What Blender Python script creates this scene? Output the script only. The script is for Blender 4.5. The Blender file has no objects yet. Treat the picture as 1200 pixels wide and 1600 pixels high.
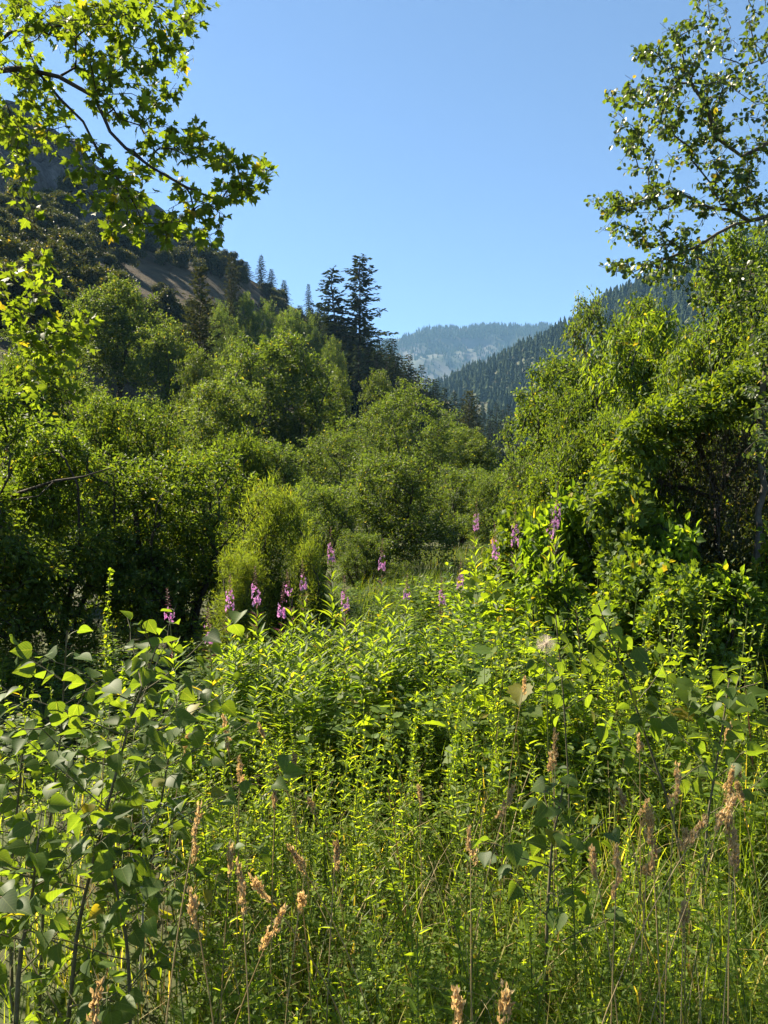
import bpy, math, random
import numpy as np
from mathutils import Matrix, Vector, noise as mnoise

# ------------------------------------------------------------------ camera, sky, sun, exposure
scn = bpy.context.scene
COL = scn.collection
EYE = 1.75                      # eye height, metres
FPX = 1140.0                    # focal length in pixels of the 1200 x 1600 photograph
cam_data = bpy.data.cameras.new('camera')
cam_data.sensor_fit = 'VERTICAL'
cam_data.sensor_height = 24.0
cam_data.lens = 24.0 * FPX / 1600.0
cam_data.clip_start = 0.05
cam_data.clip_end = 20000.0
cam = bpy.data.objects.new('camera', cam_data)
cam.location = (0, 0, EYE)
cam.rotation_euler = (math.radians(90), 0, 0)
COL.objects.link(cam)
scn.camera = cam

SUN_AZ = math.radians(-54.0)    # clockwise from the view direction (+Y)
SUN_EL = math.radians(44.0)
SUN_DIR = Vector((math.sin(SUN_AZ) * math.cos(SUN_EL), math.cos(SUN_AZ) * math.cos(SUN_EL), math.sin(SUN_EL)))
world = bpy.data.worlds.new('World')
scn.world = world
world.use_nodes = True
wn = world.node_tree.nodes
sky = wn.new('ShaderNodeTexSky')
sky.sky_type = 'NISHITA'
sky.sun_disc = False
sky.sun_elevation = SUN_EL
sky.sun_rotation = SUN_AZ
sky.altitude = 1800
sky.air_density = 0.78
sky.dust_density = 0.15
sky.ozone_density = 3.0
bg = wn['Background']
bg.inputs['Strength'].default_value = 0.052
world.node_tree.links.new(sky.outputs[0], bg.inputs[0])

sun_data = bpy.data.lights.new('sun', 'SUN')
sun_data.energy = 5.0
sun_data.angle = math.radians(0.5)
sun_data.color = (1.0, 0.88, 0.68)
sun = bpy.data.objects.new('sun', sun_data)
sun.rotation_euler = SUN_DIR.to_track_quat('Z', 'Y').to_euler()
sun.location = (-30, 30, 60)
COL.objects.link(sun)

scn.view_settings.view_transform = 'Standard'
scn.view_settings.look = 'None'
scn.view_settings.exposure = 2.1
scn.view_settings.gamma = 1.0
scn.view_settings.use_curve_mapping = False
scn.cycles.max_bounces = 7
scn.cycles.diffuse_bounces = 4
scn.cycles.transmission_bounces = 4
scn.cycles.glossy_bounces = 2
scn.cycles.volume_bounces = 0
scn.cycles.transparent_max_bounces = 8

# ------------------------------------------------------------------ helpers
RNG = np.random.default_rng(7)
UP = np.array([0.0, 0.0, 1.0])


def P(px, py, d):
    """a point of the place seen at photo pixel (px, py), d metres ahead"""
    return np.array([(px - 600) / FPX * d, d, EYE + (800 - py) / FPX * d])


def nrm(a):
    a = np.asarray(a, float)
    return a / np.maximum(np.linalg.norm(a, axis=-1, keepdims=True), 1e-9)


def fbm(x, y, z=0.0, octv=4):
    return mnoise.fractal(Vector((x, y, z)), 1.0, 2.0, octv)


class MB:
    """gathers vertex and face blocks and builds one mesh"""
    def __init__(self):
        self.v, self.f, self.n = [], [], 0

    def add(self, V, F, mi=0):
        V = np.asarray(V, float).reshape(-1, 3)
        if not isinstance(F, list):
            F = [F]
        for f in F:
            f = np.asarray(f, int)
            if len(f):
                self.f.append((f + self.n, mi))
        self.v.append(V)
        self.n += len(V)

    def mesh(self, name, mats, smooth=False):
        me = bpy.data.meshes.new(name)
        if not isinstance(mats, (list, tuple)):
            mats = [mats]
        for m in mats:
            me.materials.append(m)
        if not self.n:
            return me
        V = np.concatenate(self.v)
        loops = np.concatenate([f.ravel() for f, _ in self.f]).astype(np.int32)
        tot = np.concatenate([np.full(len(f), f.shape[1]) for f, _ in self.f]).astype(np.int32)
        mi = np.concatenate([np.full(len(f), m) for f, m in self.f]).astype(np.int32)
        start = np.concatenate([[0], np.cumsum(tot)[:-1]]).astype(np.int32)
        me.vertices.add(len(V))
        me.vertices.foreach_set('co', V.astype(np.float32).ravel())
        me.loops.add(len(loops))
        me.loops.foreach_set('vertex_index', loops)
        me.polygons.add(len(tot))
        me.polygons.foreach_set('loop_start', start)
        me.polygons.foreach_set('loop_total', tot)
        me.polygons.foreach_set('material_index', mi)
        me.update(calc_edges=True)
        me.polygons.foreach_set('use_smooth', np.full(len(tot), smooth))
        me.validate()
        return me


def tag(o, label=None, cat=None, group=None, kind=None):
    if label:
        o['label'] = label
    if cat:
        o['category'] = cat
    if group:
        o['group'] = group
    if kind:
        o['kind'] = kind
    return o


def thing(name, label, cat, loc=(0, 0, 0), rotz=0.0, scale=(1, 1, 1), group=None):
    o = bpy.data.objects.new(name, None)
    o.empty_display_size = 0.1
    COL.objects.link(o)
    o.location = loc
    o.rotation_euler = (0, 0, rotz)
    o.scale = scale
    return tag(o, label, cat, group)


def part(name, me, parent=None, kind=None):
    o = bpy.data.objects.new(name, me)
    COL.objects.link(o)
    if parent:
        o.parent = parent
    if kind:
        o['kind'] = kind
    return o


# ------------------------------------------------------------------ materials
def new_mat(name):
    m = bpy.data.materials.new(name)
    m.use_nodes = True
    nt = m.node_tree
    for n in list(nt.nodes):
        nt.nodes.remove(n)
    out = nt.nodes.new('ShaderNodeOutputMaterial')
    return m, nt, out


def leaf_mat(name, dark, mid, light, trans=0.42, tcol=None, rough=0.55, spec=0.25, odd=(0.20, 0.17, 0.03), oddfrac=0.02, veins=False):
    """leaf blade: reflecting and letting light through, its green varied leaf by leaf"""
    m, nt, out = new_mat(name)
    N, L = nt.nodes, nt.links
    geo = N.new('ShaderNodeNewGeometry')
    oi = N.new('ShaderNodeObjectInfo')
    add = N.new('ShaderNodeMath'); add.operation = 'ADD'
    fr = N.new('ShaderNodeMath'); fr.operation = 'FRACT'
    L.new(geo.outputs['Random Per Island'], add.inputs[0])
    L.new(oi.outputs['Random'], add.inputs[1])
    L.new(add.outputs[0], fr.inputs[0])
    cr = N.new('ShaderNodeValToRGB')
    e = cr.color_ramp.elements
    e[0].position = 0.0; e[0].color = (*dark, 1)
    e[1].position = 0.45; e[1].color = (*mid, 1)
    k = e.new(0.97 - oddfrac); k.color = (*light, 1)
    k = e.new(1.0 - oddfrac * 0.5); k.color = (*odd, 1)
    L.new(fr.outputs[0], cr.inputs[0])
    # a tone of its own for each plant
    hsv = N.new('ShaderNodeHueSaturation')
    mr = N.new('ShaderNodeMapRange')
    mr.inputs['To Min'].default_value = 0.80
    mr.inputs['To Max'].default_value = 1.2
    L.new(oi.outputs['Random'], mr.inputs['Value'])
    L.new(mr.outputs[0], hsv.inputs['Value'])
    L.new(cr.outputs[0], hsv.inputs['Color'])
    colour = hsv.outputs[0]
    if veins:
        def math_(op, a, b=None):
            q = N.new('ShaderNodeMath'); q.operation = op
            for i_, v_ in enumerate((a, b)):
                if v_ is None:
                    continue
                if isinstance(v_, (int, float)):
                    q.inputs[i_].default_value = v_
                else:
                    L.new(v_, q.inputs[i_])
            return q.outputs[0]
        tc = N.new('ShaderNodeTexCoord'); sx = N.new('ShaderNodeSeparateXYZ'); L.new(tc.outputs['Object'], sx.inputs[0])
        ax = math_('ABSOLUTE', sx.outputs[0])
        side = math_('FRACT', math_('MULTIPLY', math_('SUBTRACT', sx.outputs[1], math_('MULTIPLY', ax, 0.9)), 6.5))
        vein = math_('MAXIMUM', math_('LESS_THAN', ax, 0.014), math_('MULTIPLY', math_('LESS_THAN', side, 0.10), 0.6))
        nz = N.new('ShaderNodeTexNoise'); nz.inputs['Scale'].default_value = 5.0; nz.inputs['Detail'].default_value = 5
        L.new(tc.outputs['Object'], nz.inputs[0])
        mot = math_('ADD', math_('MULTIPLY', nz.outputs[0], 0.7), 0.62)
        h2 = N.new('ShaderNodeHueSaturation'); L.new(colour, h2.inputs['Color']); L.new(mot, h2.inputs['Value'])
        vm = N.new('ShaderNodeMix'); vm.data_type = 'RGBA'
        L.new(math_('MULTIPLY', vein, 0.55), vm.inputs[0]); L.new(h2.outputs[0], vm.inputs[6]); vm.inputs[7].default_value = (0.16, 0.19, 0.07, 1)
        colour = vm.outputs[2]
    pb = N.new('ShaderNodeBsdfPrincipled')
    pb.inputs['Roughness'].default_value = rough
    pb.inputs['Specular IOR Level'].default_value = spec
    L.new(colour, pb.inputs['Base Color'])
    tr = N.new('ShaderNodeBsdfTranslucent')
    tm = N.new('ShaderNodeMix'); tm.data_type = 'RGBA'; tm.blend_type = 'MULTIPLY'
    tm.inputs[0].default_value = 1.0
    L.new(colour, tm.inputs[6])
    tm.inputs[7].default_value = (*(tcol or (3.5, 2.9, 0.5)), 1)
    L.new(tm.outputs[2], tr.inputs[0])
    mx = N.new('ShaderNodeMixShader')
    mx.inputs[0].default_value = trans
    L.new(pb.outputs[0], mx.inputs[1])
    L.new(tr.outputs[0], mx.inputs[2])
    L.new(mx.outputs[0], out.inputs['Surface'])
    return m


def noise_mat(name, cols, scale=2.0, detail=6, rough=0.9, bump=0.3, coord='Object', stretch=(1, 1, 1), pos=None):
    m, nt, out = new_mat(name)
    N, L = nt.nodes, nt.links
    tc = N.new('ShaderNodeTexCoord')
    mp = N.new('ShaderNodeMapping')
    mp.inputs['Scale'].default_value = stretch
    L.new(tc.outputs[coord], mp.inputs[0])
    nz = N.new('ShaderNodeTexNoise')
    nz.inputs['Scale'].default_value = scale
    nz.inputs['Detail'].default_value = detail
    nz.inputs['Roughness'].default_value = 0.65
    L.new(mp.outputs[0], nz.inputs['Vector'])
    cr = N.new('ShaderNodeValToRGB')
    e = cr.color_ramp.elements
    ps = pos or [0.3 + 0.4 * i / (len(cols) - 1) for i in range(len(cols))]
    e[0].position = ps[0]; e[0].color = (*cols[0], 1)
    e[1].position = ps[-1]; e[1].color = (*cols[-1], 1)
    for c, q in zip(cols[1:-1], ps[1:-1]):
        k = e.new(q); k.color = (*c, 1)
    L.new(nz.outputs[0], cr.inputs[0])
    pb = N.new('ShaderNodeBsdfPrincipled')
    pb.inputs['Roughness'].default_value = rough
    pb.inputs['Specular IOR Level'].default_value = 0.2
    L.new(cr.outputs[0], pb.inputs['Base Color'])
    if bump:
        bp = N.new('ShaderNodeBump')
        bp.inputs['Strength'].default_value = bump
        L.new(nz.outputs[0], bp.inputs['Height'])
        L.new(bp.outputs[0], pb.inputs['Normal'])
    L.new(pb.outputs[0], out.inputs['Surface'])
    return m


M = {}
M['maple'] = leaf_mat('maple_leaf', (0.05, 0.08, 0.014), (0.072, 0.115, 0.018), (0.095, 0.14, 0.02), 0.54, tcol=(3.0, 2.7, 0.6), oddfrac=0.008, veins=True)
M['aspen'] = leaf_mat('aspen_leaf', (0.034, 0.062, 0.02), (0.05, 0.084, 0.024), (0.07, 0.11, 0.028), 0.42, tcol=(3.2, 2.8, 0.6), oddfrac=0.005, rough=0.42, spec=0.45)
M['broad'] = leaf_mat('tree_leaf', (0.034, 0.058, 0.018), (0.054, 0.086, 0.022), (0.084, 0.118, 0.028), 0.42, tcol=(3.0, 2.7, 0.7), oddfrac=0.004)
M['broad_olive'] = leaf_mat('olive_tree_leaf', (0.036, 0.062, 0.018), (0.056, 0.09, 0.023), (0.09, 0.128, 0.032), 0.42, tcol=(3.0, 2.8, 0.7), oddfrac=0.004)
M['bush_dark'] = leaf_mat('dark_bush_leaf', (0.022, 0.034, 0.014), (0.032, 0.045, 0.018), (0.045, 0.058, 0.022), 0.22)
M['bush'] = leaf_mat('bush_leaf', (0.036, 0.064, 0.015), (0.058, 0.096, 0.020), (0.09, 0.132, 0.026), 0.45, tcol=(3.1, 2.8, 0.6), oddfrac=0.006)
M['vine'] = leaf_mat('vine_leaf', (0.032, 0.062, 0.014), (0.07, 0.12, 0.02), (0.095, 0.15, 0.025), 0.45, oddfrac=0.006)
M['willow'] = leaf_mat('willow_leaf', (0.075, 0.112, 0.024), (0.10, 0.145, 0.03), (0.13, 0.175, 0.038), 0.48, tcol=(3.4, 3.1, 0.7), oddfrac=0.004)
M['forb'] = leaf_mat('forb_leaf', (0.032, 0.064, 0.012), (0.07, 0.122, 0.018), (0.105, 0.16, 0.022), 0.5, tcol=(3.7, 3.3, 0.6), oddfrac=0.008)
M['weed'] = leaf_mat('weed_leaf', (0.06, 0.105, 0.018), (0.105, 0.162, 0.024), (0.14, 0.195, 0.03), 0.56, tcol=(4.3, 3.7, 0.6), oddfrac=0.012)
M['fireweed'] = leaf_mat('fireweed_leaf', (0.055, 0.095, 0.02), (0.075, 0.125, 0.024), (0.10, 0.15, 0.028), 0.52, tcol=(4.3, 3.7, 0.6), oddfrac=0.008)
M['poplar'] = leaf_mat('poplar_leaf', (0.04, 0.07, 0.02), (0.055, 0.095, 0.022), (0.075, 0.12, 0.025), 0.48, tcol=(4.0, 3.5, 0.6), rough=0.5, spec=0.22, oddfrac=0.004, veins=True)
M['meadow'] = leaf_mat('meadow_grass_blade', (0.04, 0.075, 0.02), (0.055, 0.095, 0.025), (0.075, 0.115, 0.03), 0.35, oddfrac=0.03)
M['grass'] = leaf_mat('grass_blade', (0.055, 0.095, 0.02), (0.085, 0.13, 0.025), (0.13, 0.165, 0.04), 0.5, tcol=(4.3, 3.7, 0.6), odd=(0.33, 0.27, 0.10), oddfrac=0.10)
M['dry'] = leaf_mat('dry_stalk', (0.28, 0.21, 0.09), (0.36, 0.28, 0.13), (0.42, 0.34, 0.18), 0.25, tcol=(1.3, 1.1, 0.7), odd=(0.4, 0.3, 0.15))
M['seed'] = leaf_mat('seed_head', (0.38, 0.285, 0.14), (0.48, 0.375, 0.20), (0.56, 0.46, 0.28), 0.5, tcol=(1.2, 1.0, 0.7), rough=0.9, spec=0.1, odd=(0.5, 0.36, 0.2))
M['stemgreen'] = leaf_mat('green_stem', (0.09, 0.12, 0.03), (0.11, 0.15, 0.04), (0.14, 0.17, 0.05), 0.15, odd=(0.2, 0.1, 0.06))
M['stemred'] = leaf_mat('reddish_stem', (0.12, 0.09, 0.04), (0.15, 0.09, 0.05), (0.16, 0.12, 0.06), 0.15, odd=(0.2, 0.1, 0.06))
M['petal'] = leaf_mat('pink_petal', (0.40, 0.20, 0.36), (0.50, 0.30, 0.45), (0.58, 0.42, 0.54), 0.4, tcol=(1.2, 0.8, 1.2), odd=(0.5, 0.12, 0.4))
M['bud'] = leaf_mat('magenta_bud', (0.18, 0.07, 0.10), (0.25, 0.08, 0.14), (0.3, 0.12, 0.16), 0.2, tcol=(1.2, 0.8, 1.0), odd=(0.2, 0.1, 0.08))
M['fluff'] = leaf_mat('seed_fluff', (0.6, 0.55, 0.48), (0.68, 0.62, 0.54), (0.74, 0.7, 0.62), 0.5, tcol=(1.1, 1.0, 0.9), odd=(0.6, 0.55, 0.45))
M['conifer'] = leaf_mat('fir_needle', (0.022, 0.036, 0.018), (0.032, 0.048, 0.022), (0.045, 0.062, 0.026), 0.12, tcol=(1.8, 1.7, 0.7), odd=(0.08, 0.06, 0.03), oddfrac=0.01, rough=0.9, spec=0.04)
M['juniper'] = leaf_mat('juniper_needle', (0.042, 0.052, 0.026), (0.058, 0.068, 0.032), (0.075, 0.085, 0.04), 0.15, tcol=(1.8, 1.7, 0.7), odd=(0.09, 0.07, 0.04), oddfrac=0.02, rough=0.9, spec=0.04)
M['farfir'] = leaf_mat('far_fir_needle', (0.025, 0.042, 0.02), (0.036, 0.055, 0.025), (0.05, 0.072, 0.03), 0.1, tcol=(1.8, 1.7, 0.7), odd=(0.07, 0.065, 0.03), oddfrac=0.02, rough=0.9, spec=0.03)
M['bark'] = noise_mat('grey_brown_bark', [(0.035, 0.028, 0.022), (0.08, 0.065, 0.05), (0.13, 0.11, 0.09)], 9, stretch=(1, 1, 0.25), bump=0.6)
M['youngbark'] = noise_mat('olive_young_bark', [(0.07, 0.065, 0.035), (0.12, 0.105, 0.06), (0.17, 0.15, 0.10)], 30, bump=0.3)
M['bark_dark'] = noise_mat('dark_bark', [(0.02, 0.016, 0.013), (0.05, 0.04, 0.032), (0.08, 0.066, 0.055)], 9, stretch=(1, 1, 0.3), bump=0.6)
M['bark_pale'] = noise_mat('pale_aspen_bark', [(0.03, 0.025, 0.02), (0.085, 0.075, 0.06), (0.15, 0.135, 0.11)], 5, stretch=(1, 1, 2.2), bump=0.25, pos=[0.3, 0.45, 0.7])
M['deadwood'] = noise_mat('bleached_dead_wood', [(0.22, 0.20, 0.18), (0.40, 0.38, 0.35), (0.52, 0.50, 0.47)], 12, stretch=(1, 1, 1), bump=0.3)
M['soil'] = noise_mat('leaf_litter_soil', [(0.022, 0.02, 0.012), (0.045, 0.045, 0.02), (0.05, 0.065, 0.02), (0.09, 0.08, 0.04)], 1.3, 10, bump=0.6, pos=[0.32, 0.45, 0.55, 0.72])

# ------------------------------------------------------------------ terrain
T_K = [-1.6, -1.1, -0.80, -0.526, -0.46, -0.395, -0.33, -0.263, -0.184, -0.105, -0.04, 0.0, 0.06, 0.14, 0.20, 0.26]
PY_K = [560, 380, 250, 165, 196, 252, 312, 364, 436, 498, 532, 562, 612, 680, 740, 800]
D1_K = [150, 170, 185, 200, 205, 215, 225, 235, 250, 265, 275, 285, 300, 330, 350, 360]
D0_K = [20, 22, 25, 30, 33, 37, 43, 50, 62, 78, 92, 105, 130, 170, 200, 220]


def hill_pt(t, s):
    """the left hillside: t is its bearing (x/y), s runs 0 at the foot to 1 at the crest"""
    d1, d0, py = np.interp(t, T_K, D1_K), np.interp(t, T_K, D0_K), np.interp(t, T_K, PY_K)
    top = EYE + (800 - py) / FPX * d1
    if s <= 1:
        f = s ** 1.12
        # the rock band: steeper near the top on the left
        w = np.clip((-0.22 - t) / 0.2, 0, 1)
        g = 0.70 * min(s / 0.86, 1) ** 1.05 + 0.30 * np.clip((s - 0.86) / 0.14, 0, 1) ** 0.8
        f = f * (1 - w) + g * w
        d = d0 + (d1 - d0) * s
        z = -1.0 + (top + 1.0) * f
    else:
        d = d1 + (s - 1) * 260
        z = top - (s - 1) * 0.55 * 260 * (0.6 + 0.4 * (s - 1))
    return np.array([t * d, d, z])


def valley(x, y):
    z = 0.20 * max(0.0, x - 1.4 - 0.14 * max(y, 0)) + 0.10 * max(0.0, x - 8)
    z += 0.22 * max(0.0, -x - 6 - 0.16 * max(y, 0)) + 0.010 * max(0.0, y - 30)
    if y < 60:
        z += 0.06 * fbm(x * 0.5, y * 0.5, 3.1, 3)
    return z


def hill_z(x, y):
    if y < 15:
        return -99
    t = x / y
    d1, d0 = np.interp(t, T_K, D1_K), np.interp(t, T_K, D0_K)
    s = (y - d0) / (d1 - d0)
    if s < 0 or t > 0.25 or t < -1.6:
        return -99
    return hill_pt(t, min(s, 1.2))[2]


def H(x, y):
    return max(valley(x, y), hill_z(x, y))


def grid_mesh(name, fn, us, vs, mat, smooth=True):
    nu, nv = len(us), len(vs)
    V = np.array([fn(u, v) for u in us for v in vs])
    idx = np.arange(nu * nv).reshape(nu, nv)
    F = np.stack([idx[:-1, :-1], idx[1:, :-1], idx[1:, 1:], idx[:-1, 1:]], -1).reshape(-1, 4)
    mb = MB(); mb.add(V, F)
    return mb.mesh(name, mat, smooth)


xs = np.concatenate([[-5000, -1500, -500, -200, -100], np.linspace(-60, 60, 81), [100, 200, 500, 1500, 5000]])
ys = np.concatenate([[-3000, -800, -200, -60], np.linspace(-20, 60, 81), np.linspace(65, 200, 20), [300, 500, 900, 1600, 2600, 4500]])


def ground_pt(x, y):
    z = min(valley(x, y), 25.0)
    return np.array([x, y, z])


g = part('ground', grid_mesh('ground', ground_pt, xs, ys, M['soil']))
tag(g, 'dark soil and litter of the valley floor under the weeds', kind='structure')


def hill_surface_mat():
    m, nt, out = new_mat('dry_grass_and_rock')
    N, L = nt.nodes, nt.links
    tc = N.new('ShaderNodeTexCoord')
    at = N.new('ShaderNodeAttribute'); at.attribute_name = 'rock'
    n1 = N.new('ShaderNodeTexNoise'); n1.inputs['Scale'].default_value = 0.09; n1.inputs['Detail'].default_value = 10
    n1.inputs['Roughness'].default_value = 0.7
    n2 = N.new('ShaderNodeTexNoise'); n2.inputs['Scale'].default_value = 0.3; n2.inputs['Detail'].default_value = 10
    n2.inputs['Roughness'].default_value = 0.75
    mp = N.new('ShaderNodeMapping'); mp.inputs['Scale'].default_value = (1, 1, 0.35)
    L.new(tc.outputs['Object'], n1.inputs[0]); L.new(tc.outputs['Object'], mp.inputs[0]); L.new(mp.outputs[0], n2.inputs[0])
    ga = N.new('ShaderNodeValToRGB'); e = ga.color_ramp.elements
    e[0].position = 0.35; e[0].color = (0.045, 0.045, 0.022, 1)
    e[1].position = 0.62; e[1].color = (0.15, 0.108, 0.062, 1)
    k = e.new(0.5); k.color = (0.10, 0.078, 0.045, 1)
    L.new(n1.outputs[0], ga.inputs[0])
    gb = N.new('ShaderNodeMix'); gb.data_type = 'RGBA'; gb.blend_type = 'MULTIPLY'; gb.inputs[0].default_value = 0.6
    L.new(ga.outputs[0], gb.inputs[6]); L.new(n2.outputs[0], gb.inputs[7])
    ro = N.new('ShaderNodeValToRGB'); e = ro.color_ramp.elements
    e[0].position = 0.36; e[0].color = (0.03, 0.029, 0.029, 1)
    e[1].position = 0.66; e[1].color = (0.16, 0.15, 0.14, 1)
    k = e.new(0.5); k.color = (0.08, 0.075, 0.07, 1)
    L.new(n2.outputs[0], ro.inputs[0])
    mx = N.new('ShaderNodeMix'); mx.data_type = 'RGBA'
    L.new(at.outputs['Fac'], mx.inputs[0]); L.new(gb.outputs[2], mx.inputs[6]); L.new(ro.outputs[0], mx.inputs[7])
    pb = N.new('ShaderNodeBsdfPrincipled'); pb.inputs['Roughness'].default_value = 0.95
    pb.inputs['Specular IOR Level'].default_value = 0.1
    L.new(mx.outputs[2], pb.inputs['Base Color'])
    bp = N.new('ShaderNodeBump'); bp.inputs['Strength'].default_value = 0.8; bp.inputs['Distance'].default_value = 1.0
    L.new(n2.outputs[0], bp.inputs['Height']); L.new(bp.outputs[0], pb.inputs['Normal'])
    L.new(pb.outputs[0], out.inputs['Surface'])
    return m


def rock_amount(t, s):
    return float(np.clip((-0.235 - t) / 0.08, 0, 1) * np.clip((s - 0.80 + 0.05 * fbm(t * 20, s * 8, 2)) / 0.05, 0, 1))


def hill_noisy(t, s):
    p = hill_pt(t, s)
    r = rock_amount(t, s)
    a = 0.8 * fbm(p[0] * 0.05, p[1] * 0.05, p[2] * 0.05) * min(1, s * 4)
    c = r * 3.2 * mnoise.hetero_terrain(Vector((p[0] * 0.10, p[1] * 0.10, p[2] * 0.05)), 0.8, 2.0, 5, 0.3)
    q = abs(fbm(p[0] * 0.07 + 5, p[1] * 0.07, p[2] * 0.03, 5)) * r
    p[2] += a + 0.6 * c - 5.0 * q
    p[1] -= 1.0 * c - 7.0 * q
    return p


hus = np.linspace(-1.5, 0.25, 211)
hvs = np.concatenate([np.linspace(0, 0.78, 40), np.linspace(0.79, 1.0, 34), np.linspace(1.05, 1.5, 5)])
hm = grid_mesh('hillside', hill_noisy, hus, hvs, hill_surface_mat(), smooth=False)
ra = hm.attributes.new('rock', 'FLOAT', 'POINT')
ra.data.foreach_set('value', np.array([rock_amount(u, v) for u in hus for v in hvs], np.float32))
tag(part('hillside', hm), 'shaded left hillside of dry grass rising to a grey cliff', kind='structure')


def ridge_fn(pts, d0f, back, amp, freq, seed):
    px = [p[0] for p in pts]; py = [p[1] for p in pts]; dd = [p[2] for p in pts]

    def fn(u, v):
        y, d = np.interp(u, px, py), np.interp(u, px, dd)
        t = (u - 600) / FPX
        top = EYE + (800 - y) / FPX * d
        if v <= 1:
            dist = d * (d0f + (1 - d0f) * v)
            z = -20 + (top + 20) * v ** 1.1
        else:
            dist = d * (1 + back * (v - 1)); z = top * (1 - (v - 1) * 0.9)
        x = t * dist
        n = fbm(x * freq, dist * freq, seed, 6)
        n2 = abs(fbm(x * freq * 1.7 + 9, dist * freq * 0.5, seed + 4, 4))
        z += amp * (n - 1.2 * n2) * (min(1.0, 4 * v) * (0.35 if abs(v - 1) < 0.08 else 1.0))
        return np.array([x, dist, z])
    return fn


FAR = ridge_fn([(-1400, 700, 2893), (0, 640, 3145), (450, 580, 3271), (560, 545, 3271), (612, 532, 3271), (660, 519, 3271), (700, 509, 3271), (740, 505, 3271), (790, 509, 3271),
                (850, 512, 3271), (900, 515, 3334), (1000, 500, 3397), (1300, 520, 3397), (2400, 640, 3145)], 0.58, 0.3, 65, 0.0037, 3)
MID = ridge_fn([(640, 660, 1150), (690, 606, 1100), (740, 582, 1060), (790, 562, 1020), (850, 534, 980), (900, 508, 950), (950, 478, 930), (1010, 446, 910), (1060, 426, 900),
                (1120, 408, 880), (1200, 360, 860), (1400, 260, 820), (1800, 230, 780), (2300, 330, 720)], 0.42, 0.7, 16, 0.009, 8)
far_m = noise_mat('far_mountain_rock', [(0.045, 0.06, 0.035), (0.055, 0.065, 0.042), (0.085, 0.085, 0.075), (0.14, 0.135, 0.125)], 0.006, 12, bump=0.5, stretch=(1, 1, 0.5), pos=[0.4, 0.48, 0.56, 0.72])
mid_m = noise_mat('wooded_ridge_ground', [(0.03, 0.045, 0.02), (0.05, 0.06, 0.03), (0.09, 0.085, 0.05)], 0.02, 10, bump=0.4)
tag(part('mountain', grid_mesh('mountain', FAR, np.linspace(-1400, 2400, 160), np.concatenate([np.linspace(0, 1, 46), [1.1, 1.4, 1.9]]), far_m)),
    'distant bluish mountain with pale rock at the head of the valley', kind='structure')
tag(part('ridge', grid_mesh('ridge', MID, np.linspace(640, 2300, 120), np.concatenate([np.linspace(0, 1, 40), [1.1, 1.4, 1.9]]), mid_m)),
    'dark wooded ridge falling from the right into the valley', kind='structure')

# ------------------------------------------------------------------ haze
hz = MB()
x0, x1, y0, y1, z0, z1 = -9000, 9000, -3500, 7500, -80, 1400
hz.add([(x0, y0, z0), (x1, y0, z0), (x1, y1, z0), (x0, y1, z0), (x0, y0, z1), (x1, y0, z1), (x1, y1, z1), (x0, y1, z1)],
       np.array([(3, 2, 1, 0), (4, 5, 6, 7), (0, 1, 5, 4), (1, 2, 6, 5), (2, 3, 7, 6), (3, 0, 4, 7)]))
hmat, hnt, hout = new_mat('valley_air')
pv = hnt.nodes.new('ShaderNodeVolumePrincipled')
pv.inputs['Color'].default_value = (0.30, 0.60, 1.0, 1)
pv.inputs['Density'].default_value = 0.0001
pv.inputs['Anisotropy'].default_value = 0.1
hnt.links.new(pv.outputs[0], hout.inputs['Volume'])
tag(part('haze', hz.mesh('haze', hmat)), 'thin blue haze filling the valley air', kind='stuff')

# ------------------------------------------------------------------ leaf shapes (length 1 along +Y, width along X, Z up)
def outline_leaf(pts, fold=0.12, curl=0.1):
    """a leaf from its right half outline, folded along the midrib and curled towards the tip"""
    pts = np.array(pts, float)                       # (w, y) from base to tip, first and last with w = 0
    mid = [(0, y, 0) for _, y in pts]
    V, F3, F4 = [], [], []
    n = len(pts)
    for w, y in pts:
        V.append((0, y, -curl * y * y))
    for w, y in pts[1:-1]:
        V.append((w, y, fold * w * 2 - curl * y * y))
    for w, y in pts[1:-1]:
        V.append((-w, y, fold * w * 2 - curl * y * y))
    R = lambda i: n + i - 1
    Lf = lambda i: n + (n - 2) + i - 1
    F3 += [(0, R(1), 1), (0, 1, Lf(1))]
    for i in range(1, n - 2):
        F4 += [(i, R(i), R(i + 1), i + 1), (i, i + 1, Lf(i + 1), Lf(i))]
    F3 += [(n - 2, R(n - 2), n - 1), (n - 2, n - 1, Lf(n - 2))]
    return np.array(V), [np.array(F3).reshape(-1, 3), np.array(F4, int).reshape(-1, 4)]


def star_leaf(outline, fold=0.1, curl=0.12, c=(0, 0.32)):
    """a lobed leaf: fan from an inner point to its right-half outline mirrored"""
    r = np.array(outline, float)
    l = r[::-1].copy(); l[:, 0] *= -1
    o = np.concatenate([r, l[1:-1]])
    V = np.concatenate([[c], o])
    z = np.abs(V[:, 0]) * fold * 1.6 - curl * V[:, 1] ** 2
    V = np.column_stack([V, z])
    n = len(o)
    F = np.array([(0, 1 + i, 1 + (i + 1) % n) for i in range(n)])
    return V, [F]


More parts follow.
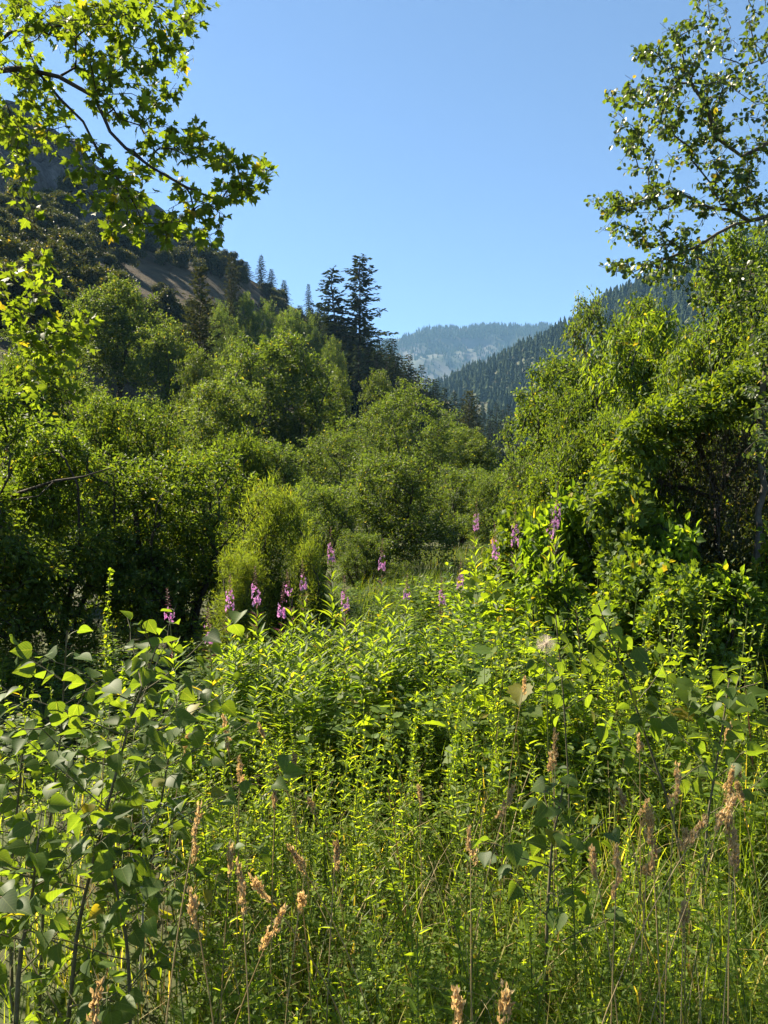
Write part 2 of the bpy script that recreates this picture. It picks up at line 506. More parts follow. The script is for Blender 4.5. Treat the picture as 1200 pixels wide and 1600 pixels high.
L_KITE = (np.array([(0, 0, 0), (0.27, 0.42, 0.07), (0, 1, -0.06), (-0.27, 0.42, 0.07)]), [np.array([(0, 1, 2), (0, 2, 3)])])
L_HEX = (np.array([(0, 0, 0), (0.25, 0.28, 0.06), (0.21, 0.66, 0.0), (0, 1, -0.16), (-0.21, 0.66, 0.0), (-0.25, 0.28, 0.06)]), [np.array([(0, 1, 2, 3), (0, 3, 4, 5)])])
L_OVATE = outline_leaf([(0, 0), (0.26, 0.22), (0.29, 0.5), (0, 1)], 0.2, 0.16)
L_ROUND = outline_leaf([(0, 0), (0.34, 0.14), (0.46, 0.42), (0.30, 0.76), (0, 1)], 0.16, 0.1)
L_DISC = (np.array([(0, 0, 0), (0.42, 0.25, 0.06), (0.36, 0.68, 0.0), (0, 1, -0.14), (-0.36, 0.68, 0.0), (-0.42, 0.25, 0.06)]), [np.array([(0, 1, 2, 3), (0, 3, 4, 5)])])
L_LANCE = outline_leaf([(0, 0), (0.075, 0.25), (0.085, 0.55), (0, 1)], 0.25, 0.22)
L_THIN = outline_leaf([(0, 0), (0.05, 0.35), (0, 1)], 0.3, 0.3)
L_WEED = star_leaf([(0, 0), (0.22, 0.22), (0.09, 0.36), (0.26, 0.62), (0, 1)], 0.15, 0.22, (0, 0.42))
L_LOBE = star_leaf([(0, 0.04), (0.38, 0.02), (0.30, 0.26), (0.48, 0.56), (0.17, 0.62), (0, 0.98)], 0.12, 0.15, (0, 0.35))
MAPLE_O = [(0, 0), (0.14, -0.05), (0.40, 0.02), (0.30, 0.13), (0.56, 0.30), (0.50, 0.36), (0.60, 0.50), (0.42, 0.49), (0.22, 0.42), (0.25, 0.66), (0.14, 0.66), (0, 1.0)]
L_MAPLES = [star_leaf(MAPLE_O, f, c, (0, 0.25)) for f, c in ((0.06, 0.05), (0.22, 0.22), (-0.12, 0.16), (0.12, -0.1))]
DELT_O = [(0, 0), (0.14, -0.02), (0.33, 0.03), (0.44, 0.14), (0.465, 0.28), (0.42, 0.43), (0.33, 0.58), (0.20, 0.75), (0.09, 0.90), (0, 1.04)]
L_DELTS = [outline_leaf(DELT_O, f, c) for f, c in ((0.10, 0.10), (0.26, 0.28), (-0.10, 0.2), (0.3, -0.08))]
GRAPE_O = [(0, 0.06), (0.12, -0.06), (0.34, -0.02), (0.36, 0.10), (0.52, 0.22), (0.46, 0.36), (0.54, 0.52), (0.34, 0.58), (0.28, 0.74), (0.12, 0.82), (0, 0.98)]
L_GRAPES = [star_leaf(GRAPE_O, f, c, (0, 0.3)) for f, c in ((0.08, 0.1), (0.2, 0.2), (-0.1, 0.12))]


def frames(pos, fwd, up, scale):
    f = nrm(fwd)
    s = nrm(np.cross(f, up))
    n = np.cross(s, f)
    return s, f, n


def scatter(mb, tmpl, pos, fwd, up, scale, mi=0, wide=1.0):
    TV, TF = tmpl
    pos = np.asarray(pos, float)
    if not len(pos):
        return
    s, f, n = frames(pos, fwd, up, scale)
    sc = np.broadcast_to(np.asarray(scale, float), (len(pos),))[:, None, None]
    V = pos[:, None, :] + sc * (TV[None, :, 0:1] * wide * s[:, None, :] + TV[None, :, 1:2] * f[:, None, :] + TV[None, :, 2:3] * n[:, None, :])
    off = (np.arange(len(pos)) * len(TV))[:, None, None]
    mb.add(V.reshape(-1, 3), [(tf[None] + off).reshape(-1, tf.shape[1]) for tf in TF if len(tf)], mi)


def rdir(rng, n):
    return nrm(rng.normal(size=(n, 3)))


# ------------------------------------------------------------------ growing woody plants
def grow(rng, trunk, attr, seg=0.3, bf=0.25, wig=0.12, roots=None, order='z'):
    """joins the attractor points to the trunk by short branches; returns nodes, parents, tips"""
    pts = [np.asarray(p, float) for p in trunk]
    nodes = [pts[0]]; par = [-1]; path = [0.0]
    trunk_par = roots or [-1] + list(range(len(pts) - 1))
    index = {0: 0}
    for i in range(1, len(pts)):
        a = trunk_par[i]; ja = index[a]
        A = nodes[ja]; d = np.linalg.norm(pts[i] - A)
        k = max(1, int(d / (seg * 1.2)))
        prev = ja
        for q in range(1, k + 1):
            p = A + (pts[i] - A) * q / k
            if q < k:
                p = p + rng.normal(size=3) * wig * seg * 0.5
            nodes.append(p); par.append(prev); path.append(path[prev] + d / k); prev = len(nodes) - 1
        index[i] = prev
    n_tr = len(nodes)
    cap = n_tr + len(attr) * 14 + 50
    NA = np.zeros((cap, 3)); NA[:n_tr] = nodes
    PA = np.zeros(cap); PA[:n_tr] = path
    par = par + [0] * (cap - n_tr)
    n = n_tr
    base = np.array(trunk[0])
    dd = np.min(np.linalg.norm(attr[:, None, :] - NA[None, :n_tr], axis=2), axis=1)
    tips = []
    for ai in np.argsort(dd):
        a = attr[ai]
        c = np.linalg.norm(NA[:n] - a, axis=1)
        j = int(np.argmin(c + bf * PA[:n] + 0.6 * np.maximum(0, NA[:n, 2] - a[2] - 0.1)))
        d = c[j]
        k = int(min(13, max(2, round(d / seg))))
        A = NA[j].copy()
        pdir = nrm(A - NA[par[j]]) if par[j] >= 0 else UP
        mid = A + pdir * d * 0.28 + np.array([0, 0, 0.06 * d])
        prev = j
        for q in range(1, k + 1):
            u = q / k
            p = (1 - u) ** 2 * A + 2 * u * (1 - u) * (0.5 * (A + a) * 0.4 + mid * 0.6) + u * u * a
            if q < k:
                p = p + rng.normal(size=3) * wig * d / k * 0.6
            NA[n] = p; par[n] = prev; PA[n] = PA[prev] + d / k; prev = n; n += 1
        tips.append(n - 1)
    return NA[:n], np.array(par[:n]), tips


def tube(mb, nodes, par, tips, r_tip, expo=0.5, sides=5, r_max=None, mi=0, min_r=0.0):
    n = len(nodes)
    cnt = np.zeros(n)
    for t in tips:
        cnt[t] += 1
    for i in range(n - 1, 0, -1):
        cnt[par[i]] += cnt[i]
    r = r_tip * np.maximum(cnt, 0.7) ** expo
    if r_max:
        r = np.minimum(r, r_max)
    ang = np.arange(sides) * 2 * math.pi / sides
    ca, sa = np.cos(ang)[:, None], np.sin(ang)[:, None]
    t = np.zeros((n, 3)); u = np.zeros((n, 3)); ring = {}
    V = []; F = []

    def add_ring(c, tt, uu, rr):
        b = np.cross(tt, uu)
        i0 = len(V) * sides
        V.append(c + rr * (ca * uu + sa * b))
        return i0
    kids = np.zeros(n, int)
    for i in range(n):
        if i == 0:
            ch = np.where(par == 0)[0]
            t[0] = nrm(nodes[ch[0]] - nodes[0]) if len(ch) else UP
            u[0] = nrm(np.cross(t[0], [0.3, 0.9, 0.1]))
            ring[0] = add_ring(nodes[0], t[0], u[0], r[0] * 1.25)
            continue
        p = par[i]
        tt = nodes[i] - nodes[p]
        ln = math.sqrt(tt @ tt)
        t[i] = tt / max(ln, 1e-6)
        w = u[p] - (u[p] @ t[i]) * t[i]
        u[i] = w / max(math.sqrt(w @ w), 1e-6)
        if r[i] < min_r:
            ring[i] = None
            continue
        if r[p] > 1.5 * r[i] or kids[p] > 0:
            pr = add_ring(nodes[p], t[i], u[i], min(r[p], r[i] * 1.25))
        else:
            pr = ring[p]
        kids[p] += 1
        ri = add_ring(nodes[i], t[i], u[i], r[i])
        ring[i] = ri
        for k in range(sides):
            k2 = (k + 1) % sides
            F.append((pr + k, pr + k2, ri + k2, ri + k))
    if V:
        mb.add(np.concatenate(V), np.array(F), mi)
    return r


def crown_points(rng, lobes, n, inner=0.45):
    lobes = np.array(lobes, float)
    vol = (lobes[:, 3] * lobes[:, 4] * lobes[:, 5]) ** 0.8
    li = rng.choice(len(lobes), n, p=vol / vol.sum())
    d = rdir(rng, n)
    d[:, 2] = np.where(d[:, 2] < -0.55, -d[:, 2], d[:, 2])
    rr = inner + (1 - inner) * rng.random(n) ** 0.6
    rr = rr * (1 + 0.18 * rng.normal(size=n).clip(-1, 1.6))
    return lobes[li, :3] + d * lobes[li, 3:6] * rr[:, None]


def leaf_cloud(rng, nodes, par, tips, K, S, lens, droop=0.25, spread=0.38, flat=0.75):
    """leaf bases, directions, normals and lengths on the last stretch of every twig"""
    tips = np.array(tips)
    d = nrm(nodes[tips] - nodes[par[tips]])
    n = len(tips) * K
    D = np.repeat(d, K, 0); T = np.repeat(nodes[tips], K, 0)
    u = rng.random(n)
    pos = T + D * ((0.25 - u) * S)[:, None] + rdir(rng, n) * (rng.random(n) ** 0.6 * S * spread)[:, None]
    out = nrm(pos - T + D * 0.15)
    fwd = nrm(D * 0.5 + out * 0.5 + rdir(rng, n) * 0.55 - UP * droop)
    up = nrm(UP * flat + rdir(rng, n) * 0.75 + D * 0.2)
    ln = lens[0] + (lens[1] - lens[0]) * rng.random(n)
    return pos, fwd, up, ln


PROTO = {}


def lobes_tree(rng, h, w, n, low=0.35, top=0.9):
    """irregular heads of foliage round the axis of a tree h high and w wide"""
    L = []
    for i in range(n):
        z = h * (low + (top - low) * (i + 0.5) / n)
        k = (z / h - low) / (1 - low)
        rad = 0.5 * w * (1.0 - 0.55 * k ** 1.5) * (0.55 + 0.45 * min(1, k * 5 + 0.3))
        a = rng.random() * 6.283
        o = rad * rng.uniform(0.25, 0.7)
        sz = w * rng.uniform(0.17, 0.30) * (1 - 0.3 * k)
        L.append((o * math.cos(a), o * math.sin(a), z, sz * rng.uniform(0.8, 1.25), sz * rng.uniform(0.8, 1.25), sz * rng.uniform(0.7, 1.0)))
    L.append((0, 0, h * 0.86, w * 0.16, w * 0.16, h * 0.12))
    return L


def make_broad(key, seed, h, w, n_attr, K, leaf, lens, mat, bark='bark_dark', low=0.3, S=None, nl=11, r_tip=0.007, stems=1, droop=0.25, tmpl_wide=1.0, inner=0.45, lobes=None, spread=0.4):
    rng = np.random.default_rng(seed)
    lob = lobes or lobes_tree(rng, h, w, nl, low)
    attr = crown_points(rng, lob, n_attr, inner)
    attr = attr[attr[:, 2] > 0.08 * h]
    base = np.array([0, 0, -0.3])
    trunk = [base]; roots = [-1]
    for s in range(stems):
        a = 6.283 * s / stems + rng.random()
        sp = 0.0 if stems == 1 else w * 0.22
        trunk.append(np.array([math.cos(a) * sp * 0.4, math.sin(a) * sp * 0.4, h * 0.22])); roots.append(0)
        trunk.append(np.array([math.cos(a) * sp + rng.normal() * 0.03 * w, math.sin(a) * sp + rng.normal() * 0.03 * w, h * 0.48])); roots.append(len(trunk) - 2)
        trunk.append(np.array([math.cos(a) * sp * 1.3 + rng.normal() * 0.05 * w, math.sin(a) * sp * 1.3 + rng.normal() * 0.05 * w, h * 0.72])); roots.append(len(trunk) - 2)
    nodes, par, tips = grow(rng, trunk, attr, seg=h * 0.045, roots=roots)
    mb = MB()
    tube(mb, nodes, par, tips, r_tip, 0.5, 4, r_max=0.035 * h, min_r=0)
    tm = mb.mesh(key + '_wood', M[bark], True)
    mb = MB()
    pos, fwd, up, ln = leaf_cloud(rng, nodes, par, tips, K, S or w * 0.11, lens, droop, spread)
    scatter(mb, leaf, pos, fwd, up, ln, 0, tmpl_wide)
    cm = mb.mesh(key + '_leaves', M[mat])
    PROTO[key] = (tm, cm, h, w)


def place_tree(key, label, cat, px, d, top_py, w_px=None, rot=None, name='tree', group=None, base_z=None, trunk='trunk', crown='crown'):
    tm, cm, h, w = PROTO[key]
    x = (px - 600) / FPX * d
    z0 = H(x, d) if base_z is None else base_z
    zt = EYE + (800 - top_py) / FPX * d
    sz = max(0.15, (zt - z0) / (h * 1.0))
    sx = sz if w_px is None else (w_px / FPX * d) / (w * 1.0)
    r = random.random() * 6.283 if rot is None else rot
    o = thing(name, label, cat, (x, d, z0), r, (sx, sx, sz), group)
    part(trunk, tm, o)
    part(crown, cm, o)
    return o


random.seed(11)
make_broad('tree_a', 1, 12, 9, 620, 42, L_KITE, (0.13, 0.24), 'broad', nl=15, S=0.78)
make_broad('tree_b', 2, 12, 9, 620, 42, L_KITE, (0.13, 0.24), 'broad_olive', nl=15, S=0.78, stems=3)
make_broad('tree_c', 3, 11, 10, 620, 42, L_KITE, (0.12, 0.21), 'broad_olive', nl=17, S=0.78, stems=4, low=0.16)
make_broad('tree_d', 4, 12, 8, 620, 42, L_KITE, (0.13, 0.23), 'broad', nl=14, S=0.78, stems=2, low=0.2)
make_broad('round_bush', 5, 5, 7, 800, 36, L_KITE, (0.09, 0.15), 'broad_olive', nl=15, S=0.55, stems=5, low=0.12)
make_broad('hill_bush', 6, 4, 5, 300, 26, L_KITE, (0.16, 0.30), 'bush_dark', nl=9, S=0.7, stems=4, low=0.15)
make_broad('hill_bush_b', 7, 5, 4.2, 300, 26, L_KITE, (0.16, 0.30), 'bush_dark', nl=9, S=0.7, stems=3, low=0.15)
make_broad('near_shrub', 8, 4.2, 4.2, 1100, 30, L_HEX, (0.055, 0.10), 'bush', nl=16, S=0.36, stems=5, low=0.10, r_tip=0.005)
make_broad('near_shrub_b', 9, 4.2, 4.2, 1100, 30, L_HEX, (0.055, 0.10), 'bush', nl=16, S=0.36, stems=4, low=0.10, r_tip=0.005)
make_broad('right_tree', 10, 6, 5, 950, 26, L_HEX, (0.08, 0.13), 'bush', nl=15, S=0.5, stems=3, low=0.18, r_tip=0.007)
make_broad('sparse_tree', 11, 6, 4.2, 420, 18, L_HEX, (0.09, 0.14), 'broad', nl=12, S=0.55, stems=2, low=0.3, r_tip=0.009)
make_broad('elder', 12, 5, 4.6, 560, 22, L_LANCE, (0.14, 0.22), 'vine', nl=14, S=0.45, stems=4, low=0.2, r_tip=0.008, droop=0.6, tmpl_wide=1.7)
make_broad('willow', 13, 3.2, 2.4, 900, 30, L_THIN, (0.10, 0.16), 'willow', nl=18, S=0.36, stems=6, low=0.04, r_tip=0.004, droop=-0.15, spread=0.6, tmpl_wide=1.3)
make_broad('twiggy', 15, 3.0, 3.2, 520, 14, L_HEX, (0.045, 0.075), 'broad_olive', bark='bark', nl=12, S=0.28, stems=6, low=0.15, r_tip=0.006)


# ------------------------------------------------------------------ conifers
def make_conifer(key, seed, h, r, nb, mat, sparse=0.0, droop=0.25, tuft=0.45, low=0.08, lean=0.0, ragged=0.25, step=0.26, width=0.22, power=0.75):
    rng = np.random.default_rng(seed)
    mb = MB()
    k = 12
    tz = np.linspace(-0.5, h, k)
    cx = lean * (tz / h) ** 2
    nodes = np.column_stack([cx, 0 * tz, tz])
    nodes[1:-1, :2] += rng.normal(size=(k - 2, 2)) * 0.03
    par = np.arange(-1, k - 1)
    V = []
    ang = np.arange(6) * math.pi / 3
    for i in range(k):
        rr = h * 0.013 * (1 - 0.93 * i / (k - 1))
        V.append(nodes[i] + np.column_stack([np.cos(ang) * rr, np.sin(ang) * rr, 0 * ang]))
    F = [(i * 6 + a, i * 6 + (a + 1) % 6, (i + 1) * 6 + (a + 1) % 6, (i + 1) * 6 + a) for i in range(k - 1) for a in range(6)]
    mb.add(np.concatenate(V), np.array(F))
    pos, fwd, ups, ln = [], [], [], []
    Bn, Bp = [], []
    for i in range(nb):
        u = low + (1 - low) * (i + rng.random()) / nb
        if rng.random() < sparse * (1 - u * 0.5):
            continue
        L = r * ((1 - u) ** power) * (1 + ragged * rng.normal()) + 0.25
        L = max(0.2, L) * (0.5 + 0.5 * min(1, (u - low) * 6 + 0.5))
        a = i * 2.39996 + rng.normal() * 0.3
        up0 = 0.35 * (u - 0.45)
        o = np.array([lean * u * u, 0, u * h])
        dr = np.array([math.cos(a), math.sin(a), 0])
        m = max(2, int(L / step))
        Bn.append([o + dr * L * q + UP * (up0 * L * q - droop * L * q * q) for q in (0, 0.5, 0.95)])
        for q in range(m):
            f = (q + 0.6) / m
            p = o + dr * L * f + UP * (up0 * L * f - droop * L * f * f)
            side = np.cross(dr, UP)
            for sgn in (-1, 0, 1):
                if sgn == 0 and q < m - 1 and rng.random() < 0.4:
                    continue
                dd = dr * (0.75 if sgn else 1.0) + side * sgn * rng.uniform(0.5, 1.1) + UP * rng.normal() * 0.22 - UP * droop * 0.6
                pos.append(p + rng.normal(size=3) * 0.05); fwd.append(dd)
                ups.append(UP + rng.normal(size=3) * 0.45); ln.append(tuft * rng.uniform(0.7, 1.3) * (0.65 + 0.35 * (1 - f)))
    for b in Bn:
        b = np.array(b); rr = 0.012 * h * 0.18
        for q in range(2):
            d = nrm(b[q + 1] - b[q]); s = nrm(np.cross(d, UP)); n2 = np.cross(s, d)
            r0 = rr * (1 - 0.4 * q); r1 = rr * (0.6 - 0.4 * q)
            ring0 = [b[q] + s * r0, b[q] - s * r0 * .5 + n2 * r0 * .87, b[q] - s * r0 * .5 - n2 * r0 * .87]
            ring1 = [b[q + 1] + s * r1, b[q + 1] - s * r1 * .5 + n2 * r1 * .87, b[q + 1] - s * r1 * .5 - n2 * r1 * .87]
            mb.add(ring0 + ring1, np.array([(0, 1, 4, 3), (1, 2, 5, 4), (2, 0, 3, 5)]))
    tm = mb.mesh(key + '_wood', M['bark_dark'], True)
    mb = MB()
    T = (np.array([(0, 0, 0), (width, 0.5, 0.05), (0, 1, -0.05), (-width, 0.5, 0.05)]), [np.array([(0, 1, 2), (0, 2, 3)])])
    scatter(mb, T, np.array(pos), np.array(fwd), np.array(ups), np.array(ln))
    cm = mb.mesh(key + '_needles', M[mat])
    PROTO[key] = (tm, cm, h, 2 * r)


make_conifer('fir_tall', 21, 20, 3.1, 230, 'conifer', sparse=0.55, droop=-0.02, tuft=0.75, ragged=0.5, power=0.5)
make_conifer('fir_lean', 22, 18, 2.4, 190, 'conifer', sparse=0.55, droop=0.0, tuft=0.72, ragged=0.5, power=0.5, lean=-0.6)
make_conifer('fir_dense', 23, 14, 2.9, 130, 'conifer', sparse=0.0, droop=0.3, tuft=0.6, ragged=0.2)
make_conifer('fir_slim', 24, 14, 2.0, 110, 'conifer', sparse=0.05, droop=0.3, tuft=0.55, ragged=0.25)
make_conifer('juniper', 25, 9, 2.0, 190, 'juniper', sparse=0.0, droop=-0.25, tuft=0.42, ragged=0.35, step=0.22, low=0.03)


def forest(name, label, fn, n, urange, vrange, hrange, seed, keep, tuft_n):
    """a far wood as one mass: every tree real geometry, joined"""
    rng = np.random.default_rng(seed)
    mb = MB()
    protos = []
    for q in range(4):
        V, F = [], []
        tiers = tuft_n
        r2 = np.random.default_rng(seed * 10 + q)
        for t in range(tiers):
            zc = 0.12 + 0.88 * t / tiers
            rad = 0.17 * (1 - t / tiers) ** 0.85 * r2.uniform(0.8, 1.2) + 0.012
            th = (0.88 / tiers) * 1.9
            ns = 6
            i0 = len(V)
            V.append((r2.normal() * 0.006, r2.normal() * 0.006, min(zc + th, 1.02)))
            for a in range(ns):
                an = 6.283 * a / ns + t * 0.7
                ra = rad * r2.uniform(0.65, 1.3)
                V.append((math.cos(an) * ra, math.sin(an) * ra, zc + r2.normal() * 0.015))
            for a in range(ns):
                F.append((i0, i0 + 1 + a, i0 + 1 + (a + 1) % ns))
        protos.append((np.array(V), np.array(F)))
    cnt = 0
    for _ in range(n * 6):
        if cnt >= n:
            break
        u = rng.uniform(*urange); v = rng.uniform(*vrange) if rng.random() < 0.85 else rng.uniform(0.93, 1.0)
        p = fn(u, v)
        if not keep(u, v, p, rng):
            continue
        h = rng.uniform(*hrange)
        V, F = protos[rng.integers(4)]
        a = rng.random() * 6.283
        c, s = math.cos(a), math.sin(a)
        w = rng.uniform(0.8, 1.25)
        X = np.column_stack([(V[:, 0] * c - V[:, 1] * s) * h * w, (V[:, 0] * s + V[:, 1] * c) * h * w, V[:, 2] * h])
        mb.add(X + p - np.array([0, 0, h * 0.05]), F)
        cnt += 1
    o = part(name, mb.mesh(name, M['farfir']))
    tag(o, label, kind='stuff')


forest('forest', 'distant conifer forest covering the blue mountain', FAR, 7000, (560, 960), (0.25, 1.0), (14, 26), 31,
       lambda u, v, p, r: (fbm(p[0] * 0.0024, p[1] * 0.0024, 7.7, 4) + 0.9 * (v - 0.62) + r.normal() * 0.18) > -0.16, 3)
forest('forest', 'dense conifer forest on the dark ridge at right', MID, 4200, (640, 1300), (0.12, 1.0), (15, 26), 32,
       lambda u, v, p, r: (fbm(p[0] * 0.01, p[1] * 0.01, 1.7, 3) + r.normal() * 0.25) > -0.45, 6)

# ------------------------------------------------------------------ conifers one can tell apart
CG = 'firs along the crest of the left spur'
place_tree('fir_tall', 'tallest dark fir standing against the sky on the spur', 'fir tree', 562, 150, 402, 92, 0.6, 'fir_tree')
place_tree('fir_lean', 'slimmer dark fir leaning beside the tallest fir', 'fir tree', 526, 150, 420, 74, 0.0, 'fir_tree')
for i, (px, top, k) in enumerate([(408, 396, 'fir_slim'), (424, 418, 'fir_slim'), (444, 432, 'fir_dense'), (482, 445, 'fir_slim'),
                                  (384, 402, 'fir_dense'), (500, 466, 'fir_dense')]):
    d = float(np.interp((px - 600) / FPX, T_K, D1_K)) - 4
    zz = EYE + (800 - top) / FPX * d
    b = H((px - 600) / FPX * d, d)
    place_tree('fir_dense' if k == 'fir_slim' else k, 'small dark fir in the row on the spur skyline', 'fir tree', px, d, top - random.uniform(-8, 4), random.uniform(20, 32), None, 'fir_tree', 'firs on the spur skyline', base_z=min(b - 0.5, zz - 5.0))
for i, (px, top, d, k) in enumerate([(590, 515, 170, 'fir_dense'), (575, 500, 165, 'fir_dense'), (548, 505, 160, 'fir_dense'), (530, 495, 158, 'fir_dense'), (510, 490, 160, 'fir_dense'), (604, 530, 175, 'fir_slim'),
                                     (613, 528, 190, 'fir_dense'), (625, 555, 190, 'fir_dense'), (638, 553, 185, 'fir_dense'), (647, 575, 195, 'fir_slim'), (658, 570, 190, 'fir_slim'),
                                     (668, 590, 185, 'fir_dense'), (680, 592, 200, 'fir_dense'), (560, 540, 140, 'fir_dense'), (588, 548, 140, 'fir_dense'), (615, 575, 150, 'fir_dense'),
                                     (640, 595, 150, 'fir_dense'), (500, 520, 150, 'fir_dense'), (694, 605, 210, 'fir_dense'), (710, 612, 220, 'fir_dense'), (722, 622, 230, 'fir_slim'), (700, 628, 180, 'fir_dense'),
                                     (745, 618, 240, 'fir_slim'), (755, 632, 260, 'fir_slim'), (766, 640, 250, 'fir_slim'), (776, 628, 280, 'fir_slim'), (785, 640, 270, 'fir_slim'), (794, 632, 300, 'fir_slim')]):
    place_tree(k, 'dark fir in the stand descending the end of the spur', 'fir tree', px, d, top, None, None, 'fir_tree', 'firs descending the end of the spur')
rngc = np.random.default_rng(45)
for i in range(120):
    px = rngc.uniform(455, 800) if i > 20 else rngc.uniform(455, 600)
    top = np.interp(px, [470, 520, 560, 600, 640, 680, 720, 760, 800], [470, 484, 500, 526, 562, 592, 618, 636, 646]) + 6 + rngc.uniform(0, 1) ** 1.3 * 70
    d = rngc.uniform(130, 235) if px < 700 else rngc.uniform(190, 330)
    place_tree('fir_dense' if i % 3 else 'fir_slim', 'dark fir crowded round the feet of the two tallest firs' if px < 600 else 'dark fir in the stand at the low right end of the spur', 'fir tree', px, d, top, rngc.uniform(30, 50) * 170 / d, None, 'fir_tree', 'firs round the two tallest firs' if px < 600 else 'firs at the low right end of the spur')
place_tree('juniper', 'pointed grey green juniper standing in front of the valley firs', 'juniper tree', 733, 95, 612, 62, 1.0, 'juniper_tree')
place_tree('juniper', 'tall pointed juniper between leafy trees below the dry slope', 'juniper tree', 312, 64, 418, 88, 0.4, 'juniper_tree')
place_tree('juniper', 'small olive conifer at the edge of the dry slope', 'juniper tree', 362, 120, 402, 48, 2.0, 'juniper_tree')

# ------------------------------------------------------------------ bushes scattered over the hillside
rngb = np.random.default_rng(41)
nb = 0
for _ in range(2200):
    if nb >= 260:
        break
    t = rngb.uniform(-0.56, -0.03); s = rngb.uniform(0.22, 0.97)
    px = 600 + FPX * t
    p = hill_pt(t, s)
    py = 800 - FPX * (p[2] - EYE) / p[1]
    grass = (140 < px < 420) and (395 + (px - 140) * 0.20 < py < 475 + (px - 140) * 0.26)
    if grass and rngb.random() < 0.9:
        continue
    if rock_amount(t, s) > 0.5 and rngb.random() < 0.75:
        continue
    if py > 620:
        continue
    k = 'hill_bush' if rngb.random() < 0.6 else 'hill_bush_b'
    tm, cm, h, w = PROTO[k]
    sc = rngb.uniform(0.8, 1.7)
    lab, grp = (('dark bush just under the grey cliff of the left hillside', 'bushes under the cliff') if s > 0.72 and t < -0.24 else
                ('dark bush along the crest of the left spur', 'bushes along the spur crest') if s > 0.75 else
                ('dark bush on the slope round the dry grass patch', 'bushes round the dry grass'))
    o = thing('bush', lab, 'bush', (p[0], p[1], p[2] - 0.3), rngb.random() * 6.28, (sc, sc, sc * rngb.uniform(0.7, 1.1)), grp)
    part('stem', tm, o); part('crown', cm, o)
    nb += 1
for i, (px, top, d, w) in enumerate([(420, 468, 118, 80), (455, 474, 122, 80), (490, 488, 120, 70), (385, 452, 120, 60), (350, 470, 105, 70), (520, 520, 110, 70)]):
    place_tree('tree_b' if i % 2 else 'tree_c', 'pale olive leafy tree in the band along the upper slope edge', 'tree', px, d, top, w, None, 'tree', 'olive trees along the slope edge')

# ------------------------------------------------------------------ leafy trees of the valley, left and middle
for key, lab, px, d, top, w in [
    ('tree_a', 'broad leafy tree on the left below the dry slope', 185, 62, 432, 200),
    ('tree_d', 'leafy tree right of the broad tree and left of the juniper', 258, 58, 486, 150),
    ('tree_a', 'dark leafy tree behind the drooping maple at far left', 60, 50, 512, 190),
    ('tree_b', 'many stemmed tree with sunlit crown beneath the two firs', 440, 54, 508, 230),
    ('tree_d', 'leafy tree standing just right of the tall juniper', 365, 58, 520, 130),
    ('tree_a', 'dark green rounded tree below the spur firs', 596, 66, 578, 110),
    ('tree_d', 'full leafy tree with dark lower side in the left middle', 350, 38, 575, 200),
    ('tree_b', 'yellowish leafy tree rising behind the left shrubs', 232, 33, 612, 160),
    ('tree_c', 'tall pale crowned tree in the middle of the valley', 640, 44, 592, 215),
    ('tree_c', 'spreading olive tree left of the pale crowned tree', 530, 36, 655, 210),
    ('tree_a', 'dark tree under the pale crown at the valley bend', 735, 46, 668, 150),
    ('tree_c', 'olive tree at the end of the valley gap', 700, 52, 640, 150),
    ('tree_b', 'dark leafy tree behind the willow and shrubs', 420, 30, 680, 170),
]:
    place_tree(key, lab, 'tree', px, d, top, w)
for key, lab, px, d, top, w in [
    ('tree_d', 'dark tree standing low at far left behind the shrubs', 90, 38, 560, 190),
    ('tree_b', 'dim tree between the far left maple and the yellowish tree', 160, 30, 610, 150),
    ('tree_a', 'tree with lit crown left of the many stemmed tree', 310, 46, 545, 130),
    ('tree_d', 'dark tree crown below the tallest firs', 520, 60, 565, 120),
]:
    place_tree(key, lab, 'tree', px, d, top, w)
for lab, px, d, top, w in [
    ('large rounded olive bush overhanging the sunlit meadow', 595, 21, 715, 260),
    ('rounded bush left of the large olive bush', 500, 19, 760, 180),
    ('low rounded bush at the foot of the large olive bush', 560, 16, 835, 130),
    ('deeply shaded bush at the back of the meadow', 715, 33, 735, 190),
    ('dark bush in the shade right of the meadow', 775, 30, 745, 130),
]:
    place_tree('round_bush', lab, 'bush', px, d, top, w, None, 'bush', trunk='stem')
for lab, px, d, top, w, rot in [
    ('bright yellow green willow bush with narrow leaves', 430, 8.2, 758, 165, 0.7),
    ('low willow bush growing at the left foot of the bright willow', 372, 7.4, 862, 120, 2.0),
    ('low willow bush growing at the right foot of the bright willow', 478, 7.6, 845, 110, 3.1),
]:
    place_tree('willow', lab, 'willow bush', px, d, top, w, rot, 'willow_bush', trunk='stem')
for key, lab, px, d, top, w in [
    ('near_shrub', 'tall shrub with sunlit top in front of the left trees', 285, 9.2, 702, 320),
    ('near_shrub_b', 'dense shrub at the left edge below the maple boughs', 95, 8.8, 662, 330),
    ('near_shrub', 'shrub at far left under the lowest maple leaves', -90, 7.2, 590, 470),
    ('near_shrub', 'sunlit shrub between the left edge and the tall shrub', 190, 11.5, 622, 250),
    ('near_shrub_b', 'shrub whose lit top meets the yellowish tree trunk', 372, 12.0, 680, 160),
    ('near_shrub_b', 'broad shrub closing the gap under the maple boughs', 40, 13.0, 560, 260),
]:
    place_tree(key, lab, 'shrub', px, d, top, w, None, 'shrub', trunk='stem')

